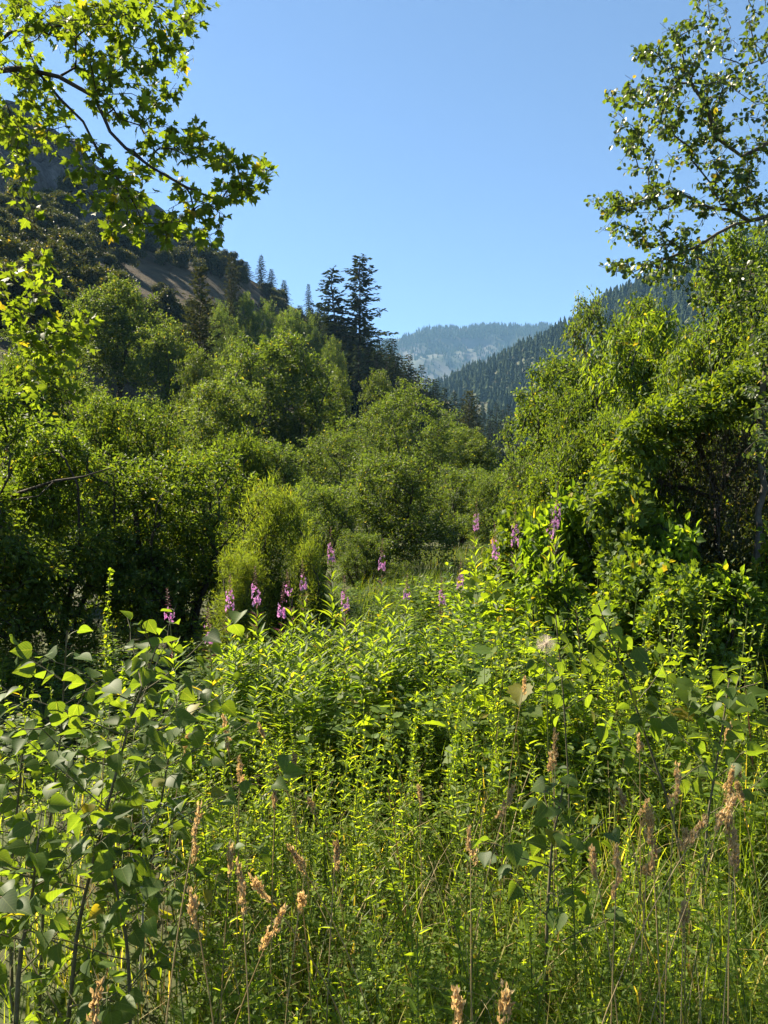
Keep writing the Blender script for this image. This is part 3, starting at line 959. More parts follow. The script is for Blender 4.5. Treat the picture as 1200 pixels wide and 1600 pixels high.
# ------------------------------------------------------------------ right side trees and shrubs
for key, lab, nm, px, d, top, w in [
    ('sparse_tree', 'small open crowned tree rising against the distant ridge', 'tree', 918, 24, 455, 150),
    ('right_tree', 'leafy tree with dark branches at the right of the gap', 'tree', 868, 17, 545, 240),
    ('elder', 'elder shrub with drooping long leaves under the aspen', 'shrub', 1010, 15, 480, 240),
    ('right_tree', 'tall yellow green tree below the aspen at the right edge', 'tree', 1165, 12, 345, 300),
    ('right_tree', 'leafy tree crown cut by the right edge under the aspen boughs', 'tree', 1260, 10.5, 400, 260),
    ('right_tree', 'leafy tree filling the slope behind the elder shrubs', 'tree', 1010, 19, 455, 220),
    ('elder', 'second elder shrub with pointed leaves in the right thicket', 'shrub', 1090, 12.5, 520, 200),
    ('twiggy', 'pale twiggy shrub beside the dark hollow', 'shrub', 830, 14, 700, 150),
    ('near_shrub', 'bright leafy shrub in the centre of the right thicket', 'shrub', 960, 11, 640, 240),
    ('near_shrub_b', 'low bright shrub below the twiggy shrub', 'shrub', 890, 10.5, 735, 180),
]:
    place_tree(key, lab, nm, px, d, top, w, None, nm, trunk='stem' if nm == 'shrub' else 'trunk')


make_broad('bank_shrub', 18, 3.0, 3.0, 900, 26, L_HEX, (0.05, 0.095), 'vine', nl=18, S=0.34, stems=6, low=0.08, r_tip=0.004)
make_broad('bank_shrub_b', 19, 3.0, 3.0, 800, 24, L_HEX, (0.045, 0.08), 'bush', nl=16, S=0.3, stems=6, low=0.08, r_tip=0.004)
make_broad('bank_shrub_near', 20, 1.4, 1.3, 170, 15, L_OVATE, (0.055, 0.10), 'forb', nl=9, S=0.24, stems=5, low=0.06, r_tip=0.0025, droop=0.1)
make_broad('bank_shrub_near_b', 23, 1.4, 1.3, 190, 16, L_LOBE, (0.05, 0.085), 'vine', nl=9, S=0.22, stems=5, low=0.06, r_tip=0.0025, droop=0.1)
for key, lab, px, d, top, w in [
    ('bank_shrub_b', 'leafy shrub at the corner where the thicket meets the meadow gap', 815, 11.0, 770, 150),
    ('bank_shrub', 'sunlit shrub sloping down from the twiggy shrub', 868, 9.8, 735, 190),
    ('bank_shrub_b', 'shrub climbing the bank below the elder shrubs', 925, 9.6, 655, 220),
    ('bank_shrub', 'full leafy shrub left of the creeper and the dark hollow', 985, 8.6, 690, 220),
    ('bank_shrub_near', 'lower leafy shrub in front of the creeper roof', 1040, 7.6, 790, 180),
    ('bank_shrub_near_b', 'bright shrub rising from the herbs in the middle of the bank', 930, 7.8, 790, 200),
    ('bank_shrub_near', 'leafy shrub before the pale aspen trunk', 1222, 6.5, 815, 170),
    ('bank_shrub_near_b', 'low leafy shrub half way down the right bank', 1010, 6.2, 870, 190),
    ('bank_shrub_near', 'tall leafy growth where the right bank steepens', 880, 7.8, 765, 210),
    ('bank_shrub_near_b', 'mounded leafy shrub left of the dark hollow', 965, 6.9, 765, 220),
    ('bank_shrub_near', 'leafy shrub rising straight in front of the dark hollow', 1045, 6.6, 815, 200),
    ('bank_shrub_near_b', 'leafy shrub at the lower edge of the twiggy shrub', 822, 8.6, 805, 170),
    ('bank_shrub_near', 'leafy shrub low on the bank above the white seed head', 880, 5.6, 880, 190),
    ('bank_shrub_near_b', 'leafy shrub on the bank between two other low shrubs', 1075, 5.6, 890, 200),
    ('bank_shrub_near', 'low shrub among herbs under the dark hollow', 1130, 6.2, 885, 190),
    ('bank_shrub', 'lit leafy shrub behind the elder at the top of the thicket', 1080, 13.0, 545, 220),
    ('bank_shrub_b', 'shrub linking the dark branched tree to the creeper', 900, 12.0, 610, 180),
]:
    place_tree(key, lab, 'shrub', px, d, top, w, None, 'shrub', trunk='stem')


def make_drape():
    """a thicket overgrown by a creeper: a roof of leaves with strands hanging in the hollow under it"""
    rng = np.random.default_rng(52)
    A = []
    for px, py, rx, ry, d, n in [(1060, 650, 60, 25, 7.8, 120), (1120, 625, 70, 28, 7.9, 150), (1180, 600, 60, 28, 8.1, 130), (1010, 690, 40, 40, 7.8, 110), (975, 745, 40, 50, 7.7, 110), (1230, 590, 50, 40, 8.2, 90), (960, 800, 50, 40, 7.4, 90)]:
        for _ in range(n):
            a = rng.random() * 6.283; r = rng.random() ** 0.5
            A.append(P(px + rx * r * math.cos(a), py + ry * r * math.sin(a), d + rng.uniform(-0.7, 1.3)))
    A = np.array(A)
    base = P(1130, 960, 8.6); base[2] = H(base[0], base[1]) - 0.2
    trunk = [base, P(1120, 780, 8.7), P(1090, 690, 8.6), P(1190, 650, 8.8), P(1010, 740, 8.4)]
    nodes, par, tips = grow(rng, trunk, A, seg=0.16, roots=[-1, 0, 1, 1, 1], wig=0.3)
    o = thing('creeper_thicket', 'leafy creeper draped like a roof over the dark hollow', 'creeper', tuple(base))
    nodes = nodes - base; A = A - base
    mb = MB(); tube(mb, nodes, par, tips, 0.003, 0.45, 4, r_max=0.035)
    part('stem', mb.mesh('creeper_wood', M['bark_dark'], True), o)
    mb = MB()
    pos, fwd, up, ln = leaf_cloud(rng, nodes, par, tips, 36, 0.24, (0.045, 0.085), 0.35)
    scatter(mb, L_HEX, pos, fwd, up, ln)
    part('foliage', mb.mesh('creeper_leaves', M['vine']), o)
    mb = MB()
    for _ in range(170):                                   # hanging strands
        p = P(rng.uniform(1030, 1240), rng.uniform(655, 690), rng.uniform(7.8, 9.2)) - base
        L = rng.uniform(0.4, 1.3); k = 6
        nd = [p]
        for q in range(k):
            nd.append(nd[-1] + np.array([rng.normal() * 0.05, rng.normal() * 0.05, -L / k]))
        tube(mb, np.array(nd), np.arange(-1, k), [k], 0.003, 0.5, 3)
    part('strand', mb.mesh('creeper_strands', M['bark'], True), o, 'stuff')
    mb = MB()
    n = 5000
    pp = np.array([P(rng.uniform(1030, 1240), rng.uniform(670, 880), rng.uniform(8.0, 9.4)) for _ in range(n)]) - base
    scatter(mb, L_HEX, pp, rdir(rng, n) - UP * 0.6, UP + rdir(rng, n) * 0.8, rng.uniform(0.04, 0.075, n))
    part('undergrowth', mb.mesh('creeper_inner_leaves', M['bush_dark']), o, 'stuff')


make_drape()
for lab, px, d, top, w in [
    ('shrub at the right edge behind the pale aspen trunk', 1225, 9.6, 640, 200),
    ('dark shrub at the back of the hollow under the creeper', 1110, 10.4, 640, 260),
]:
    place_tree('near_shrub', lab, 'shrub', px, d, top, w, None, 'shrub', trunk='stem')


# ------------------------------------------------------------------ near boughs: maple and aspen, their leaves built one by one
def leaf_objects(parent, meshes, pos, fwd, up, ln, rng, name='leaf'):
    s, f, n = frames(pos, fwd, up, ln)
    proto = None
    for i in range(len(pos)):
        me = meshes[int(rng.integers(len(meshes)))]
        if proto is None:
            o = bpy.data.objects.new(name, me); proto = o
        else:
            o = proto.copy(); o.data = me
        COL.objects.link(o)
        o.parent = parent
        k = ln[i]
        o.matrix_basis = Matrix(((s[i][0] * k, f[i][0] * k, n[i][0] * k, pos[i][0]), (s[i][1] * k, f[i][1] * k, n[i][1] * k, pos[i][1]),
                                 (s[i][2] * k, f[i][2] * k, n[i][2] * k, pos[i][2]), (0, 0, 0, 1)))


def tmpl_meshes(tmpls, mat, key):
    out = []
    for t in tmpls:
        mb = MB(); mb.add(*t)
        out.append(mb.mesh(key, M[mat], True))
    return out


ME_MAPLE = tmpl_meshes(L_MAPLES, 'maple', 'maple_leaf')
ME_ASPEN = tmpl_meshes([L_ROUND, outline_leaf([(0, 0), (0.34, 0.14), (0.46, 0.42), (0.30, 0.76), (0, 1)], -0.1, 0.2)], 'aspen', 'aspen_leaf')
ME_POPLAR = tmpl_meshes(L_DELTS, 'poplar', 'poplar_leaf')
M['lobed'] = leaf_mat('lobed_leaf', (0.06, 0.105, 0.014), (0.085, 0.14, 0.018), (0.115, 0.17, 0.022), 0.56, veins=True)
ME_GRAPE = tmpl_meshes(L_GRAPES, 'lobed', 'lobed_leaf')


def bough_tree(name, label, cat, trunk, roots, ellipses, seed, K, lens, tmpls, meshes, mat, bark, r_tip, r_max, petiole, droop, seg=0.14, wig=0.35, S=0.2, expo=0.5, more=1.0, along=2.0, bf=0.2):
    rng = np.random.default_rng(seed)
    A = []
    for px, py, rx, ry, d0, d1, n in ellipses:
        for _ in range(int(n * more)):
            a = rng.random() * 6.283; r = rng.random() ** 0.5
            A.append(P(px + rx * r * math.cos(a), py + ry * r * math.sin(a), rng.uniform(d0, d1)))
    A = np.array(A)
    base = np.array(trunk[0])
    nodes, par, tips = grow(rng, trunk, A, seg=seg, roots=roots, wig=wig, bf=bf)
    o = thing(name, label, cat, tuple(base))
    nodes = nodes - base
    mb = MB(); rad = tube(mb, nodes, par, tips, r_tip, expo, 6, r_max=r_max)
    tips = np.array(tips)
    # leaves on short stalks along the last nodes of each twig
    n = len(tips) * K
    D = np.repeat(nrm(nodes[tips] - nodes[par[tips]]), K, 0); T = np.repeat(nodes[tips], K, 0)
    Pn = np.repeat(nodes[par[tips]], K, 0); Pp = np.repeat(nodes[par[par[tips]]], K, 0)
    u = rng.random(n)[:, None]
    Pq = np.repeat(nodes[np.maximum(par[np.maximum(par[par[tips]], 0)], 0)], K, 0)
    w = u * along
    on = np.where(w < 1, T + (Pn - T) * w, np.where(w < 2, Pn + (Pp - Pn) * (w - 1), Pp + (Pq - Pp) * (np.minimum(w, 3) - 2)))
    side = nrm(np.cross(D, rdir(rng, n)))
    pd = nrm(side + D * 0.5 + UP * 0.1)
    pos = on + pd * (petiole * rng.uniform(0.5, 1.3, n))[:, None]
    for i in range(n):                                        # stalks
        d = pos[i] - on[i]
        q = nrm(np.cross(d, [0.3, 0.5, 0.8])) * 0.0009
        mb.add([on[i] - q, on[i] + q, pos[i] + q, pos[i] - q], np.array([(0, 1, 2, 3)]))
    part('trunk', mb.mesh(name + '_wood', M[bark], True), o)
    fwd = nrm(pd * 0.6 + rdir(rng, n) * 0.5 - UP * droop)
    up = nrm(UP * 0.7 + rdir(rng, n) * 0.8)
    ln = rng.uniform(lens[0], lens[1], n)
    wp = pos + base
    px = 600 + FPX * wp[:, 0] / wp[:, 1]; py = 800 - FPX * (wp[:, 2] - EYE) / wp[:, 1]
    inside = (px > 0) & (px < 1200) & (py > 0) & (py < 1600)
    size = np.where(inside, ln / wp[:, 1], 0)
    orderi = np.argsort(-size)
    one = orderi[:300]; rest = orderi[300:]
    leaf_objects(o, meshes, pos[one], fwd[one], up[one], ln[one], rng)
    mb = MB()
    for q in range(len(tmpls)):
        rr = rest[q::len(tmpls)]
        scatter(mb, tmpls[q], pos[rr], fwd[rr], up[rr], ln[rr])
    part('foliage', mb.mesh(name + '_leaves', M[mat]), o, 'stuff')
    return o


mb0 = np.array([-3.4, 4.1, -0.3])
maple_trunk = [mb0, np.array([-3.2, 4.0, 1.9]), np.array([-2.85, 3.85, 3.3]), P(-60, 130, 3.60), P(30, 107, 3.53), P(92, 120, 3.46), P(146, 150, 3.42), P(162, 182, 3.38), P(172, 206, 3.38), P(196, 231, 3.31), P(236, 261, 3.28), P(290, 292, 3.24), P(345, 315, 3.20),
               P(-20, 80, 3.67), P(55, 42, 3.60), P(150, 20, 3.53), P(250, 12, 3.53),
               P(-120, 380, 3.74), P(-30, 430, 3.60), P(40, 500, 3.53), P(100, 560, 3.46), P(130, 190, 3.46), P(150, 230, 3.38), P(200, 300, 3.31)]
maple_roots = [-1, 0, 1, 2, 3, 4, 5, 6, 7, 8, 9, 10, 11, 3, 13, 14, 15, 1, 17, 18, 19, 4, 21, 22]
bough_tree('maple_tree', 'overhanging maple with dark boughs and backlit lobed leaves', 'maple tree', maple_trunk, maple_roots, [
    (40, 60, 80, 70, 3.17, 4.32, 34), (140, 55, 70, 60, 3.10, 4.03, 24), (235, 35, 60, 45, 3.10, 3.89, 16), (310, 18, 32, 26, 3.17, 3.74, 8),
    (40, 170, 60, 60, 3.17, 4.32, 26), (200, 140, 80, 50, 3.10, 3.89, 18), (235, 110, 50, 60, 3.10, 3.74, 10), (255, 200, 40, 40, 3.10, 3.74, 9),
    (300, 225, 45, 30, 3.10, 3.60, 9), (345, 245, 40, 25, 3.10, 3.53, 6), (390, 275, 40, 30, 3.10, 3.53, 10), (345, 310, 40, 30, 3.02, 3.46, 8), (320, 350, 30, 30, 3.02, 3.46, 8),
    (150, 285, 50, 50, 3.02, 3.60, 14), (230, 305, 55, 50, 3.02, 3.60, 12), (100, 20, 110, 30, 3.10, 4.18, 20), (285, 345, 40, 30, 3.02, 3.50, 9), (175, 335, 40, 30, 3.02, 3.60, 8), (235, 365, 40, 20, 3.02, 3.50, 5), (20, 215, 40, 40, 3.17, 4.03, 12), (270, 90, 40, 50, 3.10, 3.74, 8), (25, 270, 30, 30, 3.17, 3.89, 9), (100, 230, 50, 30, 3.17, 3.74, 6),
    (30, 430, 60, 45, 3.10, 3.89, 16), (60, 490, 75, 50, 3.10, 3.89, 18), (95, 545, 55, 40, 3.10, 3.74, 10), (80, 600, 50, 40, 3.10, 3.74, 9), (130, 520, 30, 20, 3.10, 3.60, 4),
    (-60, 100, 60, 120, 3.30, 4.40, 12),
], 61, 7, (0.026, 0.056), L_MAPLES, ME_MAPLE, 'maple', 'bark_dark', 0.0009, 0.055, 0.032, 0.25, more=1.3, seg=0.10)

ab = P(1182, 930, 7.4); ab[2] = H(ab[0], ab[1]) - 0.2
aspen_trunk = [ab, P(1184, 800, 7.4), P(1190, 650, 7.4), P(1215, 480, 7.2), P(1240, 330, 7.0), P(1250, 200, 6.9), P(1245, 60, 6.8), P(1235, -80, 6.8),
               P(1170, 345, 6.8), P(1110, 325, 6.6), P(1060, 300, 6.5), P(1150, 350, 6.7), P(1090, 385, 6.5), P(1040, 405, 6.4),
               P(1160, 245, 6.7), P(1120, 215, 6.6), P(1080, 130, 6.6), P(1060, 60, 6.6), P(1190, 100, 6.6), P(1170, 30, 6.6)]
aspen_roots = [-1, 0, 1, 2, 3, 4, 5, 6, 4, 8, 9, 8, 11, 12, 5, 14, 15, 16, 6, 18]
bough_tree('aspen_tree', 'aspen with pale trunk and round leaves hanging in from the right', 'aspen tree', aspen_trunk, aspen_roots, [
    (1150, 190, 60, 90, 6.0, 7.4, 34), (1085, 170, 60, 70, 6.0, 7.2, 24), (1050, 70, 45, 45, 6.1, 7.0, 11), (1090, 60, 45, 30, 6.1, 7.0, 5), (1000, 80, 25, 22, 6.1, 6.8, 4), (1010, 140, 40, 28, 6.0, 6.9, 10),
    (965, 150, 20, 14, 6.1, 6.7, 3), (1040, 220, 60, 40, 6.0, 7.0, 13), (980, 225, 30, 25, 6.0, 6.8, 6), (1090, 290, 80, 50, 6.0, 7.2, 22), (1170, 310, 60, 60, 6.0, 7.4, 20), (1010, 310, 55, 25, 6.0, 6.8, 11),
    (950, 320, 35, 20, 6.0, 6.6, 6), (975, 365, 45, 20, 6.0, 6.7, 6), (1040, 370, 50, 25, 6.0, 6.9, 9), (960, 412, 28, 14, 6.0, 6.6, 5), (1020, 430, 35, 25, 6.0, 6.7, 6), (1090, 410, 50, 30, 6.0, 7.0, 9),
    (1185, 40, 30, 45, 6.1, 7.2, 8), (1180, 430, 40, 40, 6.2, 7.2, 8), (1130, 460, 50, 40, 6.3, 7.2, 7), (1215, 560, 40, 60, 6.2, 7.4, 8), (1190, 690, 30, 60, 6.4, 7.1, 8), (1195, 520, 35, 60, 6.4, 7.1, 8), (1195, 610, 35, 50, 6.4, 7.1, 8), (1030, 130, 60, 50, 6.0, 7.0, 8), (1120, 110, 60, 60, 6, 7.2, 9), (1030, 340, 70, 40, 6, 6.9, 8), (1070, 430, 50, 25, 6, 6.8, 6), (985, 180, 30, 40, 6, 6.7, 4), (1100, 15, 40, 20, 6, 6.8, 4), (1000, 260, 40, 40, 6, 6.8, 5), (1260, 200, 60, 200, 6.0, 7.8, 24), (1160, -50, 100, 45, 6.2, 7.4, 10),
], 62, 8, (0.030, 0.052), [L_DISC], ME_ASPEN, 'aspen', 'bark_pale', 0.0016, 0.075, 0.03, 0.35, seg=0.16, expo=0.43, more=2.9, along=3.5, bf=0.05)


# ------------------------------------------------------------------ herbs
def stem_tube(mb, pts, r0, r1, sides=4, mi=0):
    pts = np.array(pts); k = len(pts)
    ang = np.arange(sides) * 2 * math.pi / sides
    t = nrm(np.gradient(pts, axis=0))
    ref = np.array([0.93, 0.2, 0.1])
    V = []
    for i in range(k):
        u = nrm(np.cross(t[i], ref)); b = np.cross(t[i], u)
        r = r0 + (r1 - r0) * i / (k - 1)
        V.append(pts[i] + r * (np.cos(ang)[:, None] * u + np.sin(ang)[:, None] * b))
    F = [(i * sides + a, i * sides + (a + 1) % sides, (i + 1) * sides + (a + 1) % sides, (i + 1) * sides + a) for i in range(k - 1) for a in range(sides)]
    mb.add(np.concatenate(V), np.array(F), mi)


def bent(h, lean, az, k=7, curve=1.6):
    u = np.linspace(0, 1, k)
    return np.column_stack([lean * u ** curve * math.cos(az), lean * u ** curve * math.sin(az), h * u])


def at(pts, u):
    x = u * (len(pts) - 1)
    i = np.minimum(x.astype(int), len(pts) - 2)
    f = (x - i)[:, None]
    return pts[i] * (1 - f) + pts[i + 1] * f


def make_fireweed(key, seed, flower):
    """several upright stems of narrow leaves; the leading one may carry a flower spike"""
    rng = np.random.default_rng(seed)
    ms, ml, mf = MB(), MB(), MB()
    ns = 1 if flower else 3
    for q in range(ns):
        h = 1.0 * (1 if q == 0 else rng.uniform(0.75, 0.95))
        pts = bent(h, rng.uniform(0.02, 0.09), rng.random() * 6.28)
        pts[:, :2] += rng.normal(size=2) * (0 if q == 0 else 0.09)
        top = 0.74 if flower else 1.0
        stem_tube(ms, pts, 0.0045, 0.0015)
        n = 44
        u = np.sort(0.12 + (top - 0.12) * rng.random(n) ** 0.8)
        a = np.arange(n) * 2.4 + rng.random(n) * 0.6
        dr = np.column_stack([np.cos(a), np.sin(a), 0.45 + 0.9 * (u / top) ** 3 + rng.normal(size=n) * 0.12])
        scatter(ml, L_LANCE, at(pts, u), dr, UP + rdir(rng, n) * 0.35, rng.uniform(0.10, 0.155, n) * (1.05 - 0.5 * (u / top) ** 4), 0, 1.3)
    if flower:
        n = 23 if flower == 1 else 11
        u = rng.uniform(0.79, 0.90, n) if flower == 1 else rng.uniform(0.84, 0.9, n)
        a = rng.random(n) * 6.28
        dr = np.column_stack([np.cos(a), np.sin(a), 0.05 + 0 * a])
        c = at(pts, u) + dr * 0.022
        for k in range(4):
            b = nrm(np.cross(dr, UP)); v = np.cross(dr, b)
            an = k * 1.5708 + rng.random(n)[:, None] * 0.5
            pd = b * np.cos(an) + v * np.sin(an) + dr * 0.35
            scatter(mf, L_OVATE, c, pd, dr, rng.uniform(0.011, 0.016, n) * (1.1 - 4.0 * (u - 0.79)), 0, 1.25)
        nbud = 26
        u = np.linspace(0.89, 0.995, nbud)
        a = np.arange(nbud) * 2.4
        dr = np.column_stack([np.cos(a), np.sin(a), -0.3 + 1.2 * (u - 0.89) / 0.1])
        scatter(mf, L_LANCE, at(pts, u), dr, UP + 0.3 * rdir(rng, nbud), np.linspace(0.022, 0.010, nbud), 1, 2.2)
        nb2 = 14                                              # seed pods below the flowers
        u = rng.uniform(0.66, 0.78, nb2); a = rng.random(nb2) * 6.28
        scatter(mf, L_THIN, at(pts, u), np.column_stack([np.cos(a), np.sin(a), 0.9 + 0 * a]), UP, rng.uniform(0.04, 0.06, nb2), 1, 0.7)
    PROTO[key] = (ms.mesh(key + '_stem', M['stemgreen'], True), ml.mesh(key + '_leaves', M['fireweed']), mf.mesh(key + '_flowers', [M['petal'], M['bud']]) if flower else None)


for i in range(3):
    make_fireweed('fw_flower%d' % i, 70 + i, 1 if i < 2 else 2)
    make_fireweed('fw_leafy%d' % i, 80 + i, 0)


def place_fireweed(key, label, px, d, top, group=None, tilt=0.05):
    s, l, f = PROTO[key]
    x = (px - 600) / FPX * d
    z0 = H(x, d)
    h = EYE + (800 - top) / FPX * d - z0
    w = 0.75 + 0.35 * h
    o = thing('fireweed', label, 'fireweed', (x, d, z0), random.random() * 6.28, (w, w, h), group)
    part('stem' if f else 'stems', s, o, None if f else 'stuff'); part('foliage', l, o)
    if f:
        part('flower_spike', f, o)
    return o


for px, d, top, lab in [
    (521, 6.6, 838, 'tall pink fireweed spike before the dark gap, highest of the clump'),
    (593, 6.8, 858, 'fireweed spike faded pale pink right of the highest spike'),
    (407, 5.2, 900, 'fullest magenta fireweed spike under the willow bush'),
    (432, 5.0, 925, 'fireweed spike with pink flowers low among the leaves right of the fullest spike'),
    (467, 5.6, 905, 'narrow pink fireweed spike in front of the willow'),
    (357, 5.2, 912, 'fireweed with a small pink tuft at the left of the clump'),
    (283, 4.3, 935, 'magenta fireweed spike standing alone over the poplar sapling'),
    (338, 4.5, 962, 'thin fireweed spike nearly past flower beside the poplar sapling'),
    (545, 5.4, 915, 'fireweed spike with few flowers below the highest spike'),
    (480, 6.2, 890, 'pale fireweed spike behind the leafy stems near the willow'),
    (740, 9.0, 795, 'dark topped fireweed spike at the edge of the far grass'),
    (803, 6.9, 806, 'pink fireweed flower in the right thicket below the twiggy shrub'),
    (845, 6.5, 806, 'pink fireweed flower right of the twin spikes in the thicket'),
    (862, 6.7, 768, 'highest pink fireweed flower in the right thicket'),
    (780, 7.0, 832, 'pale pink fireweed flower low at the thicket edge'),
    (718, 6.8, 888, 'small pink fireweed flower among bright leaves'),
    (694, 6.4, 918, 'fireweed flower with pink petals in the bright herb bank'),
    (632, 6.6, 912, 'fading fireweed flower between the clump and the herb bank'),
]:
    place_fireweed('fw_flower%d' % random.choice((0, 1, 1, 0, 2)), lab, px, d, top - 16)
rngf = np.random.default_rng(90)
for i in range(52):
    d = rngf.uniform(4.2, 6.6)
    px = rngf.uniform(345, 640)
    top = np.interp(px, [345, 400, 480, 560, 640], [1000, 965, 948, 945, 940]) + rngf.uniform(-6, 70) + (6.6 - d) * 14
    place_fireweed('fw_leafy%d' % (i % 3), 'leafy fireweed stems without flowers in the central clump', px, d, top, 'leafy fireweed of the central clump')


def make_forb(key, seed, ns, leaf, lens, mat, per, w=0.5, wide=1.0, upw=0.5, stem='stemgreen'):
    """a clump of upright leafy stems, 1 m high"""
    rng = np.random.default_rng(seed)
    ms, ml = MB(), MB()
    for q in range(ns):
        h = rng.uniform(0.55, 1.0) if q else 1.0
        a0 = rng.random() * 6.28
        o = np.array([math.cos(a0), math.sin(a0), 0]) * w * rng.random() ** 0.6 * 0.8
        pts = bent(h, rng.uniform(0.0, 0.25) * w + 0.05, a0 + rng.normal() * 0.6) + o
        stem_tube(ms, pts, 0.005, 0.0015)
        n = per
        u = np.sort(0.15 + 0.85 * rng.random(n) ** 0.75)
        a = np.arange(n) * 2.4 + rng.random(n)
        dr = np.column_stack([np.cos(a), np.sin(a), upw + rng.normal(size=n) * 0.3])
        scatter(ml, leaf, at(pts, u) + nrm(dr) * 0.015, dr, UP + rdir(rng, n) * 0.55, rng.uniform(lens[0], lens[1], n) * (1.05 - 0.45 * u ** 3), 0, wide)
    PROTO[key] = (ms.mesh(key + '_stems', M[stem], True), ml.mesh(key + '_leaves', M[mat]))


make_forb('forb_a', 101, 14, L_OVATE, (0.06, 0.11), 'forb', 34)
make_forb('forb_b', 102, 16, L_OVATE, (0.05, 0.09), 'forb', 36, 0.5, 0.75)
make_forb('forb_c', 103, 12, L_LANCE, (0.08, 0.12), 'weed', 44, 0.45, 1.5)
make_forb('forb_e', 105, 9, L_GRAPES[1], (0.09, 0.15), 'lobed', 12, 0.45, 0.95, 0.15)
make_forb('forb_f', 106, 22, L_HEX, (0.025, 0.05), 'weed', 46, 0.5, 0.8, 0.6)
make_forb('forb_d', 104, 14, L_GRAPES[0], (0.05, 0.085), 'vine', 24, 0.5, 0.9, 0.2)


def place_forb(key, label, x, y, h, w, group, name='leafy_herb', cat='herb'):
    s, l = PROTO[key]
    o = thing(name, label, cat, (x, y, H(x, y)), random.random() * 6.28, (w, w, h), group)
    part('stems', s, o, 'stuff'); part('foliage', l, o)


rngs = np.random.default_rng(110)
cells = [(x, y) for y in np.arange(3.6, 11.5, 0.62) for x in np.arange(-0.2, 6.6, 0.58)]
for x, y in cells:
    x += rngs.uniform(-0.25, 0.25); y += rngs.uniform(-0.25, 0.25)
    px = 600 + FPX * x / y
    if px > 1290 or px < 610 + max(0, (5.0 - y)) * 120:
        continue
    # the herb bank rises to the right and away
    top = np.interp(px, [600, 690, 750, 800, 900, 1000, 1200], [945, 905, 862, 835, 815, 810, 855]) + max(0, 9 - y) * np.interp(px, [600, 900, 1200], [16, 22, 28])
    z = EYE + (800 - top) / FPX * y - H(x, y)
    h = np.clip(z, 0.35, 1.7) * rngs.uniform(0.5, 1.12)
    if rngs.random() < 0.10:
        continue
    k = rngs.choice(['forb_a', 'forb_b', 'forb_c', 'forb_d', 'forb_e', 'forb_f'], p=[0.24, 0.2, 0.18, 0.12, 0.12, 0.14])
    what = {'forb_a': 'clump of broad oval leaves', 'forb_b': 'clump of pointed oval leaves', 'forb_c': 'clump of narrow leaves', 'forb_d': 'clump of small lobed leaves', 'forb_e': 'clump of large lobed leaves', 'forb_f': 'clump of fine small leaves'}[k]
    where = 'beside the meadow gap' if px < 780 else 'below the dark hollow' if px > 1000 else 'in the middle of the right bank'
    if y < 5.2:
        where = 'behind the right poplar saplings'
    place_forb(k, 'bright herb %s %s' % (what, where), x, y, h, rngs.uniform(0.85, 1.25), '%s %s' % (what, where))
for i in range(16):
    x = rngs.uniform(-0.3, 1.4); y = rngs.uniform(4.0, 6.6)
    place_forb(rngs.choice(['forb_a', 'forb_d']), 'broad leaved herb clump between the fireweed and the right bank', x, y, rngs.uniform(0.6, 0.95), rngs.uniform(0.8, 1.1), 'broad leaved herbs beside the fireweed')
for i in range(46):
    x = rngs.uniform(-5.5, -1.2); y = rngs.uniform(5.0, 9.0)
    if 600 + FPX * x / y < -60:
        continue
    place_forb(rngs.choice(['forb_b', 'forb_f', 'forb_d']), 'low leafy herb in the shade at the foot of the left shrubs', x, y, rngs.uniform(0.35, 0.65), rngs.uniform(0.9, 1.3), 'herbs at the foot of the left shrubs')
for i in range(30):
    y = rngs.uniform(7.0, 15); x = (rngs.uniform(330, 660) - 600) / FPX * y
    place_forb(rngs.choice(['forb_a', 'forb_f', 'forb_d']), 'leafy herb between the willow bush and the meadow gap', x, y, rngs.uniform(0.3, 0.55), rngs.uniform(1.0, 1.5), 'herbs between the willow and the meadow')
for i in range(9):
    x = rngs.uniform(-3.4, -0.9); y = rngs.uniform(3.0, 4.8)
    place_forb(rngs.choice(['forb_b', 'forb_c']), 'leafy herb in the shade round the poplar sapling', x, y, rngs.uniform(0.35, 0.6), rngs.uniform(0.8, 1.1), 'herbs round the poplar sapling')


